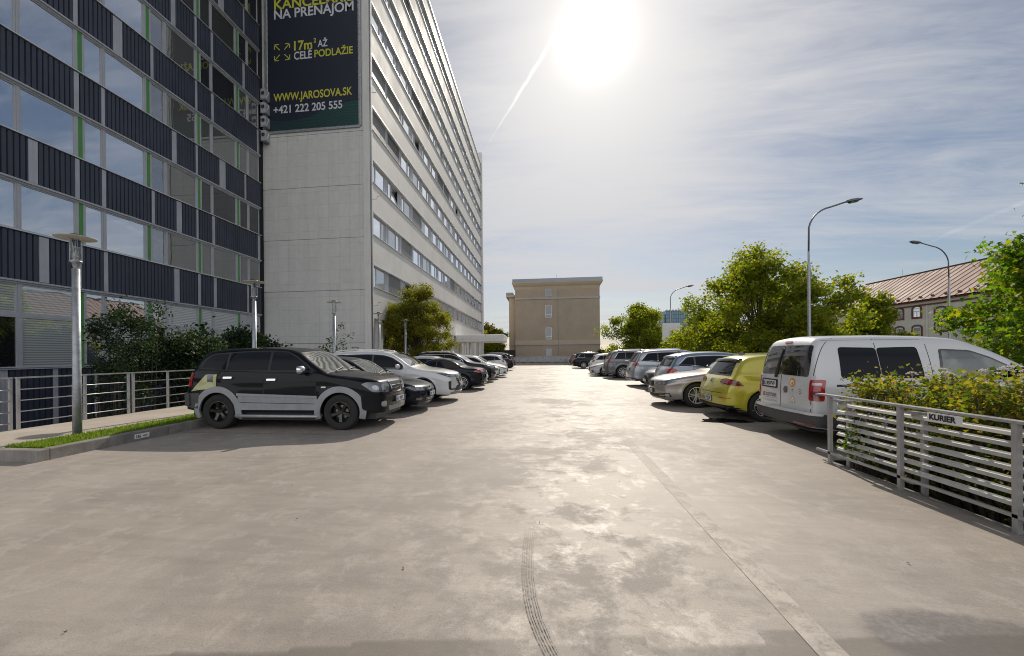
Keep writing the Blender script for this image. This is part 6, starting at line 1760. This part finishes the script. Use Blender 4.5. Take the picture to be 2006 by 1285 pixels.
TT = dict(T=[(0, .48), (.015, .58), (.05, .65), (.15, .71), (.4, .79), (.8, .86), (1.15, .91), (1.32, .98), (1.6, 1.15), (1.88, 1.29), (2.15, 1.345), (2.45, 1.34), (2.8, 1.27), (3.1, 1.14), (3.32, 1.0), (3.5, .955), (3.8, .935), (4.02, .90), (4.12, .82), (4.17, .66), (4.19, .5)],
    W=1.84, belt=[(0, .62), (.7, .80), (1.3, .90), (2.4, .93), (3.3, .94), (4.19, .93)], wx=(.86, 3.33), R=.33, zs=.21, tumble=.42, paint='blackc', reg='', wheel='big', cat='car',
    ws=(1.28, 1.86), rwtop=(2.75, 3.2), dlo_poly=[(1.45, .935), (1.62, 1.06), (1.9, 1.21), (2.15, 1.265), (2.35, 1.25), (2.5, 1.12), (2.55, .965)], dlo=1, pillars=(1.45, 2.2, 2.6), doors=[(1.42, 2.72, None)],
    mirror=(1.6, .97), crown=(.13, .035, .10), pr=(.20, .6), plates=[('r', .60)], softtop=(1.90, 3.22),
    side=[('soft_top', [(1.88, 1.275), (2.15, 1.325), (2.45, 1.32), (2.8, 1.25), (3.1, 1.12), (3.25, 1.02), (3.2, .965), (2.58, .965), (2.54, 1.12), (2.37, 1.268), (2.15, 1.283)], .005, 'soft', .006, 0), ('sill_trim', R4(1.25, 2.95, .21, .26), .006, 'black', .02, .01)],
    ends=[('taillight', 'r', [(.42, .86), (.46, .78), (.86, .755), (1.12, .80), (.95, .86), (.66, .885)], .010, 'red', .02, .04, True),
          ('diffuser', 'r', [(-.78, .38), (-.72, .25), (.72, .25), (.78, .38)], .010, 'black', .02, .04, False),
          ('bumper_seam', 'r', R4(-1.0, 1.0, .685, .69), .002, 'black', .003, 0, False), ('bumper_seam', 'r', R4(-1.0, 1.0, .47, .475), .002, 'black', .003, 0, False),
          ('exhaust_pipe', 'r', R4(.40, .50, .30, .37), .03, 'chrome', .03, .045, True)])
SEDAN = dict(T=[(0, .60), (.015, .68), (.05, .735), (.15, .785), (.4, .84), (.9, .915), (1.35, .975), (1.55, 1.035), (1.9, 1.22), (2.25, 1.38), (2.6, 1.45), (3.0, 1.465), (3.5, 1.44), (4.05, 1.37), (4.4, 1.30), (4.62, 1.12), (4.75, .96), (4.84, .85), (4.89, .7), (4.9, .56)],
    W=1.86, belt=[(0, .73), (.8, .87), (1.5, .95), (2.8, .97), (4.0, 1.01), (4.9, 1.02)], wx=(.84, 3.83), R=.335, zs=.22, tumble=.34,
    ws=(1.50, 2.22), rw=(1.03, 1.27, .60), dlo=(1.66, 4.42, .11, .35), pillars=(1.66, 2.72, 3.7, 4.5), doors=[(1.58, 2.76, None), (2.77, 3.80, 1)], mirror=(1.82, 1.01),
    crown=(.16, .035, .08), paint='beige', ends=[], side=[], chrome_dlo=1, fin=3.9)
BMW = mk(SEDAN, reg='BL 2', wheel='twin', plates=[('f', .43)], R=.34, zs=.23,
    ends=[('headlight', 'f', [(.40, .70), (.42, .62), (.80, .61), (1.10, .72), (.92, .745)], .010, 'lens', .02, .03, True),
          ('headlight_bulb', 'f', R4(.50, .62, .625, .695), .016, 'lampg', .008, .05, True), ('headlight_bulb', 'f', R4(.70, .82, .63, .70), .016, 'lampg', .008, .05, True),
          ('grille_surround', 'f', [(.015, .725), (.02, .53), (.27, .54), (.32, .63), (.28, .725)], .010, 'chrome', .012, .05, True),
          ('grille', 'f', [(.035, .705), (.04, .55), (.255, .56), (.295, .63), (.262, .705)], .014, 'black', .012, .04, True),
          ('lower_intake', 'f', [(-.70, .36), (-.76, .26), (.76, .26), (.70, .36)], .008, 'black', .012, .02, False),
          ('side_intake', 'f', [(.50, .38), (.55, .29), (.95, .29), (.93, .40)], .010, 'blackg', .012, .02, True), ('fog_light', 'f', R4(.80, .91, .30, .38), .016, 'lampg', .02, .05, True), ('grille_bar', 'f', R4(.55, .80, .315, .325), .018, 'chrome', .01, .003, True)])
def tails(z, w0=.45, h=.11, col='red', ll=1.08): return [('taillight', 'r', [(w0, z + h * .5), (w0 + .05, z - h * .5), (ll - .15, z - h * .6), (ll, z), (ll - .12, z + h * .55)], .010, col, .02, .03, True)]
KIA = mk(HATCH, T=[(a * 1.035, b * 1.045) for a, b in HATCH['T']], W=1.80, belt=[(0, .70), (.7, .86), (1.3, .97), (2.6, 1.0), (3.6, 1.05), (4.4, 1.07)], wx=(.87, 3.58), dlo=(1.48, 4.0, .12, .30), pillars=(1.48, 2.5, 3.45, 4.1), doors=[(1.42, 2.52, None), (2.53, 3.52, 1)], ws=(1.30, 2.0), rw=(1.07, 1.37, .62),
    paint='bluegrey', spoiler=(3.95, .20, 'paint'), chrome_dlo=1, lod=1, plates=[], ends=tails(.92, .50, .13) + [('rear_bumper', 'r', [(-1, .5), (-.95, .28), (.95, .28), (1, .5)], .02, 'cladd', .03, .05, False)], fin=3.7)
NOSE = mk(SEDAN, paint='darkgrey', lod=1, plates=[('f', .42)], reg='', ends=[('headlight', 'f', [(.46, .70), (.46, .58), (.78, .56), (1.10, .72), (.95, .75)], .010, 'lens', .02, .03, True)] + grille_ends(.47, .62, .35, 'black', True) + [('lower_intake', 'f', [(-.6, .36), (-.64, .26), (.64, .26), (.6, .36)], .008, 'black', .012, .02, False), ('fog_light', 'f', R4(.72, .86, .30, .36), .014, 'chrome', .02, .03, True)])
TIG = mk(SUV, T=[(a * .955, b) for a, b in SUV['T']], paint='silver', wx=(.89, 3.56), dlo=(1.50, 4.18, .11, .30), pillars=(1.50, 2.5, 3.45, 4.3), doors=[(1.42, 2.52, None), (2.53, 3.52, 1)], ws=(1.29, 1.94), rw=(1.14, 1.52, .66), plates=[('r', .80)], reg='', lod=1, spoiler=(4.09, .14, 'paint'),
    ends=tails(1.02, .50, .15, 'red', 1.02) + [('bumper', 'r', [(-1.0, .64), (-1.0, .42), (1.0, .42), (1.0, .64)], .03, 'paint', .04, .05, False), ('rear_bumper', 'r', [(-.95, .42), (-.9, .30), (.9, .30), (.95, .42)], .03, 'cladd', .04, .04, False), ('exhaust_trim', 'r', R4(.4, .72, .33, .37), .045, 'chrome', .01, .01, True)])
JEEP = mk(SUV, T=[(0, .70), (.015, .86), (.05, .97), (.13, 1.03), (.4, 1.07), (1.0, 1.12), (1.35, 1.17), (1.52, 1.26), (1.85, 1.50), (2.1, 1.64), (2.4, 1.70), (2.9, 1.725), (3.6, 1.72), (4.2, 1.69), (4.42, 1.60), (4.62, 1.28), (4.7, 1.12), (4.76, .98), (4.80, .80), (4.82, .62)],
    W=1.94, belt=[(0, .88), (.8, 1.06), (1.5, 1.14), (2.7, 1.15), (3.9, 1.17), (4.82, 1.18)], wx=(.95, 3.86), R=.39, paint='grey', dlo=(1.66, 4.36, .12, .25), pillars=(1.66, 2.72, 3.7, 4.5), doors=[(1.6, 2.76, None), (2.77, 3.82, 1)], ws=(1.46, 2.06), rw=(1.2, 1.58, .68), wheel='ten', crossbars=(2.7, 3.8), lod=1, plates=[], chrome_handle=1, tumble=.24,
    ends=tails(1.07, .50, .15) + [('bumper', 'r', [(-1.05, .72), (-1.0, .46), (1.0, .46), (1.05, .72)], .05, 'paint', .06, .06, False), ('rear_bumper', 'r', [(-.95, .46), (-.9, .36), (.9, .36), (.95, .46)], .03, 'cladd', .04, .04, False)])
MAZ = mk(HATCH, paint='white', lod=1, wheel='five', plates=[('f', .43)], reg='', ends=[('headlight', 'f', [(.44, .60), (.52, .565), (.88, .60), (1.10, .70), (.95, .69)], .010, 'lens', .02, .02, True)] + grille_ends(.46, .60, .32, 'blackg') + [('fog_light', 'f', R4(.62, .84, .30, .40), .012, 'black', .015, .04, True), ('lower_lip', 'f', R4(-.9, .9, .215, .24), .012, 'black', .02, .01, False)])
HYU = mk(KIA, paint='white', ends=tails(.98, .62, .12, 'red', 1.0), spoiler=(3.95, .14, 'paint'), plates=[('r', .75)], reg='')
SUVB = mk(SUV, paint='darkgrey', lod=1, wheel='ten', plates=[], ends=tails(1.05, .5, .12), spoiler=(4.3, .12, 'paint'))
SUVN = mk(SUV, paint='blackc', lod=1, plates=[('f', .5)], reg='', ends=[('headlight', 'f', [(.46, .88), (.48, .76), (.84, .78), (1.10, .92), (.95, .94)], .010, 'lens', .02, .03, True)] + grille_ends(.62, .84, .40, 'black', True) + [('fog_light', 'f', R4(.66, .80, .42, .50), .012, 'lampg', .012, .04, True)])
SEDW = mk(NOSE, paint='white')
VAN = dict(T=[(0, .62), (.015, .72), (.05, .80), (.15, .86), (.4, .92), (.8, 1.0), (1.05, 1.08), (1.3, 1.22), (1.65, 1.44), (1.95, 1.60), (2.25, 1.70), (2.7, 1.735), (3.3, 1.75), (3.9, 1.745), (4.12, 1.725), (4.19, 1.685), (4.24, 1.60), (4.29, 1.40), (4.325, 1.1), (4.34, .95), (4.35, .6), (4.36, .5)],
    W=1.79, belt=[(0, .80), (.8, .96), (1.2, 1.03), (2.4, 1.05), (4.36, 1.05)], wx=(.88, 3.52), R=.335, zs=.25, archgap=.05, tumble=.17, r=.10, pf=(.18, .62), pr=(.10, .22), crown=(.12, .035, .035), xt=.30, paint='white', cat='van',
    ws=(1.12, 1.92), dlo=1, dlo_poly=[(1.38, 1.075), (1.5, 1.19), (1.85, 1.40), (2.1, 1.505), (2.50, 1.53), (2.56, 1.07)], pillars=(1.38, 1.64, 2.62), sglass='vglass', gap=1,
    doors=[(1.30, 2.62, None)], mirror=(1.62, 1.14), mirror_black=1, mirror_scale=1.2, wheel='multi', reg='BL 957VF', plates=[], lod=2,
    side=[('side_window', rounded([(2.78, 1.09), (3.36, 1.085), (3.36, 1.56), (2.80, 1.57)], .05, 3), .006, 'cglass', .008, 0), ('side_window', rounded([(3.372, 1.085), (3.93, 1.085), (3.90, 1.575), (3.372, 1.56)], .05, 3), .006, 'cglass', .008, 0),
          ('door_seam', R4(2.66, 2.668, .36, 1.68), .002, 'black', .004, 0), ('door_seam', R4(3.366, 3.374, 1.55, 1.70), .002, 'black', .004, 0),
          ('slide_rail', R4(2.72, 4.02, .955, .99), .004, 'black', .01, .01), ('slide_rail_strip', R4(2.74, 3.95, .965, .975), .012, 'lgrey', .01, .003),
          ('panel_seam', R4(2.7, 4.1, 1.685, 1.69), .002, 'lgrey', .003, 0),
          ('fuel_flap', R4(3.75, 3.93, .70, .88), .003, 'paint', .003, .02)],
    ends=[('rear_window', 'r', [(.012, 1.115), (.69, 1.10), (.70, 1.30), (.655, 1.61), (.012, 1.62)], .008, 'vglassd', .012, .045, True),
          ('door_seam', 'r', R4(-.005, .005, .55, 1.68), .003, 'black', .005, 0, False), ('door_seam', 'r', R4(.765, .775, .55, 1.72), .003, 'black', .005, 0, True),
          ('taillight', 'r', [(.74, .73), (.74, 1.04), (.76, 1.06), (.95, 1.06), (.95, .73)], .014, 'red', .02, .03, True), ('taillight_lens', 'r', R4(.775, .90, .97, 1.01), .018, 'lampg', .01, .01, True), ('taillight_lens', 'r', R4(.775, .915, .77, .88), .018, 'dred', .01, .02, True),
          ('bumper', 'r', [(-1.30, .52), (-1.25, .27), (1.25, .27), (1.30, .52)], .055, 'cladd', .07, .06, False),
          ('bumper_step', 'r', [(-.92, .545), (-.92, .50), (.92, .50), (.92, .545)], .072, 'paint', .06, .02, False),
          ('reflector', 'r', R4(.45, .85, .345, .375), .06, 'dred', .01, .01, True),
          ('brake_light', 'r', R4(-.10, .10, 1.655, 1.685), .015, 'red', .02, .01, False),
          ('plate_recess', 'r', R4(-.68, -.10, .86, 1.02), .006, 'black', .008, .02, False),
          ('number_plate', 'r', R4(-.65, -.15, .885, .995), .012, 'plate', .006, .01, False), ('country_band', 'r', R4(-.65, -.61, .885, .995), .0135, 'eu', .006, .004, False),
          ('rear_wiper', 'r', [(-.20, 1.06), (-.12, 1.05), (-.03, 1.55), (-.05, 1.55)], .022, 'black', .012, .005, False), ('door_hinge', 'r', R4(.76, .80, 1.06, 1.12), .02, 'paint', .02, .01, True), ('door_hinge', 'r', R4(.76, .80, .60, .66), .02, 'paint', .02, .01, True)])
def see_glass(name, refl, col, dark):
    mt = bpy.data.materials.new(name); mt.use_nodes = True; t = mt.node_tree; b = t.nodes['Principled BSDF']
    b.inputs['Base Color'].default_value = (*dark, 1); b.inputs['Roughness'].default_value = .03; b.inputs['Coat Weight'].default_value = 1; b.inputs['Metallic'].default_value = refl; b.inputs['Specular IOR Level'].default_value = .9
    tcn = t.nodes.new('ShaderNodeTexCoord')
    f = Noise(t, tcn.outputs['Object'], 3.0, 3, .5)
    t.links.new(Ramp(t, f, [(.40, dark), (.60, col)]), b.inputs['Base Color'])
    return mt
M['vglass'] = see_glass('van_door_glass', .1, (.16, .20, .19), (.03, .045, .045))
M['vglassd'] = see_glass('van_rear_glass', .1, (.03, .03, .032), (.010, .010, .012))

LC = []
GL = 'cars parked in the left row'; GR = 'cars parked in the right row'
def left_nose(sp, label, noseX, y, rot=0, kind='parked_car'):
    L = sp['T'][-1][0]; return build_car(kind, label, sp, (noseX - L / 2, y), pi + rot, GL)
def left_tail(sp, label, tailX, y, rot=0, kind='parked_car'):
    L = sp['T'][-1][0]; return build_car(kind, label, sp, (tailX - L / 2, y), rot, GL)
def right_nose(sp, label, noseX, y, rot=0, kind='parked_car'):
    L = sp['T'][-1][0]; return build_car(kind, label, sp, (noseX + L / 2, y), rot, GR)
def right_tail(sp, label, tailX, y, rot=0, kind='parked_car'):
    L = sp['T'][-1][0]; return build_car(kind, label, sp, (tailX + L / 2, y), pi + rot, GR)

left_nose(SUV_OLD, 'black off-roader with flaking grey cladding and a pale yellow patch on its wing', -3.05 - PULL, 8.92, .02)
left_nose(GOLF_B, 'black hatchback with round badge, second in the left row beside the off-roader', -3.17, 11.35)
left_nose(SOR, 'white sport utility car with black grille, third in the left row', -2.84, 13.85)
left_nose(MPV_W, 'pearl white compact off-roader mostly hidden just left of the dark cabriolet', -3.60, 16.25)
left_tail(TT, 'dark soft-top cabriolet parked with its red tail lights toward the lane', -2.52, 18.45)
left_nose(mk(SEDW, paint='white2'), 'pearl white saloon just behind the dark cabriolet, only its roof and nose showing', -2.9, 21.0)
left_nose(mk(SUVN, paint='black'), 'tall black family car with pale bonnet glare behind the cabriolet', -2.7, 23.4)
left_nose(SEDW, 'white saloon beside the tall black family car', -2.75, 25.9)
left_nose(MAZ, 'white hatchback with dark lower grille, next after the white saloon', -2.4, 28.4)
left_nose(mk(MAZ, wheel='twin'), 'white hatchback seen as a sliver behind another white hatchback', -2.7, 30.9)
left_tail(mk(HYU), 'white small car parked tail first toward the lane in the left row', -3.0, 35.8)
left_tail(mk(SUVB, paint='blackc', rails=(2.3, 4.1, 'chrome')), 'tall dark estate with tail toward the lane near the far end of the left row', -2.75, 40.8)
left_tail(mk(KIA, paint='darkgrey'), 'dark small car with pale roof edge, last in the left row', -2.95, 48.2)

right_tail(VAN, 'white panel van with tinted side windows, stickers on its rear doors and dark bumper', 4.21, 8.0, 0, 'parked_van')
right_tail(GOLF_Y, 'lime yellow hatchback with black roof spoiler beside the white van', 3.99, 10.55)
right_nose(BMW, 'champagne saloon with twin kidney grille and multi-spoke wheels beside the yellow hatchback', 3.38, 13.0)
right_tail(KIA, 'blue-grey hatchback with large roof spoiler behind the champagne saloon', 4.1, 15.45)
right_nose(NOSE, 'anthracite saloon, only its nose showing beside the silver off-roader', 4.35, 17.85)
right_tail(TIG, 'silver off-roader with chrome roof rails and dark side glass', 4.1, 20.5)
right_tail(JEEP, 'dark grey large off-roader with black roof cross bars', 3.95, 27.2)
right_nose(MAZ, 'white hatchback whose nose shows left of the dark grey off-roader', 3.40, 29.9)
right_tail(HYU, 'white small car tail out between the dark grey off-roader and the black one', 3.65, 33.0)
right_tail(mk(SUVB, paint='blackc'), 'black off-roader with bright multi-spoke wheel farther down the right row', 3.3, 45.4)
right_tail(mk(KIA, paint='silver'), 'silver small car just beyond the black off-roader', 3.6, 50.5)
right_tail(mk(HYU, paint='red'), 'dark red small car far down the right row', 3.6, 56)
right_nose(mk(KIA, paint='silver', spoiler=(3.95, .05, 'paint')), 'pale grey-roofed car near the end of the right row', 3.6, 62)
build_car('parked_car', 'small white car parked at the far end before the low fence', MAZ, (6.1, 72), pi * .0, GR)
# stickers and lettering on the van's rear doors
van = [o for o in bpy.data.objects if o.name.startswith('parked_van')][0]
shv = Shape(VAN); Lv = shv.L; SHIFT[0] = -Lv / 2; dx_mid[0] = Lv / 2
fv = lambda l, z: shv.wrap(l, z, 'r')
M['orange'] = mat('orange_print', (.62, .30, .02), .5); M['gold'] = mat('gold_print', (.50, .36, .08), .5); M['dgrey'] = mat('grey_print', (.09, .09, .10), .5)
def disc_poly(c, z, r, n=20): return [(c + r * cos(2 * pi * i / n), z + r * sin(2 * pi * i / n)) for i in range(n)]
# lateral axis: positive l is the side nearer the photographer's left when seen from behind, so signs are chosen to match the photo
SG = 1
def vs(name, pts, off, mk_): return patch(fv, pts, off, M[mk_], name, van, .003, step=.3)
vs('sticker', disc_poly(SG * .33, .99, .075), .005, 'orange'); vs('sticker', disc_poly(SG * .325, .985, .045), .007, 'white'); vs('sticker', disc_poly(SG * .34, .975, .026), .009, 'orange')
vs('badge', disc_poly(SG * .16, .86, .062), .010, 'chrome'); vs('badge', disc_poly(SG * .16, .86, .050), .013, 'dgrey')
for q in ((-.03, .03, -.012, -.035), (.03, .03, .012, -.035), (-.012, -.035, 0, .0), (.012, -.035, 0, .0)):
    a, b_, c_, d_ = q; vs('badge', [(SG * .16 + a - .005, .86 + b_), (SG * .16 + a + .005, .86 + b_), (SG * .16 + c_ + .005, .86 + d_), (SG * .16 + c_ - .005, .86 + d_)], .016, 'chrome')
vs('sticker', disc_poly(SG * .52, .85, .040), .005, 'lgrey'); vs('sticker', disc_poly(SG * .52, .85, .030), .007, 'white'); vs('sticker', [(SG * .505, .862), (SG * .535, .862), (SG * .523, .84), (SG * .523, .815), (SG * .517, .815), (SG * .517, .84)], .009, 'dgrey')
vs('sticker', [(SG * .32, .87), (SG * .36, .87), (SG * .34, .885)], .005, 'dgrey'); vs('sticker', R4(.315, .365, .845, .852), .005, 'dgrey')
def tri(c, z, s): return [(c - s, z - s * .6), (c + s, z - s * .6), (c, z + s * 1.1)]
vs('sticker', tri(SG * .35, .70, .068), .005, 'gold'); vs('sticker', tri(SG * .35, .70, .052), .007, 'white'); vs('sticker', disc_poly(SG * .35, .69, .022), .009, 'gold'); vs('sticker', disc_poly(SG * .35, .69, .014), .011, 'white')
vs('sticker', R4(-.62, -.585, .70, .775), .005, 'orange'); vs('sticker', R4(-.14, -.08, 1.055, 1.065), .005, 'lgrey')
vs('sticker', R4(-.60, -.10, .672, .676), .005, 'lgrey')
def vtext(s, l, z, cap, wd, mt, bold=.02):
    P0 = fv(l, z); P1 = fv(l + wd, z) ; x = max(P0[0], P1[0]) - Lv / 2 + .012
    Rm = Matrix(((0, 0, 1, 0), (1, 0, 0, 0), (0, 1, 0, 0), (0, 0, 0, 1)))
    # tilt with the surface
    Pt = fv(l + wd / 2, z + cap); d = Pt[0] - fv(l + wd / 2, z)[0]
    return text_obj(s, 'lettering', mt, van, cap, wd, Matrix.Translation((x, l, z)) @ Rm, bold)
vtext('LEGONIK', -.57, .70, .066, .46, M['dgrey'], .01)
vtext('CAR SOLUTIONS', -.56, .615, .030, .46, M['lgrey'], .0)
vtext('BL 957VF', -.59, .908, .066, .42, M['btext'], .02)
vtext('Caddy', -.66, 1.045, .030, .12, M['lgrey'], .01)
# faint dashboard seats seen through the near van door glass are left to the glass reflections
print('objects', len(bpy.data.objects))
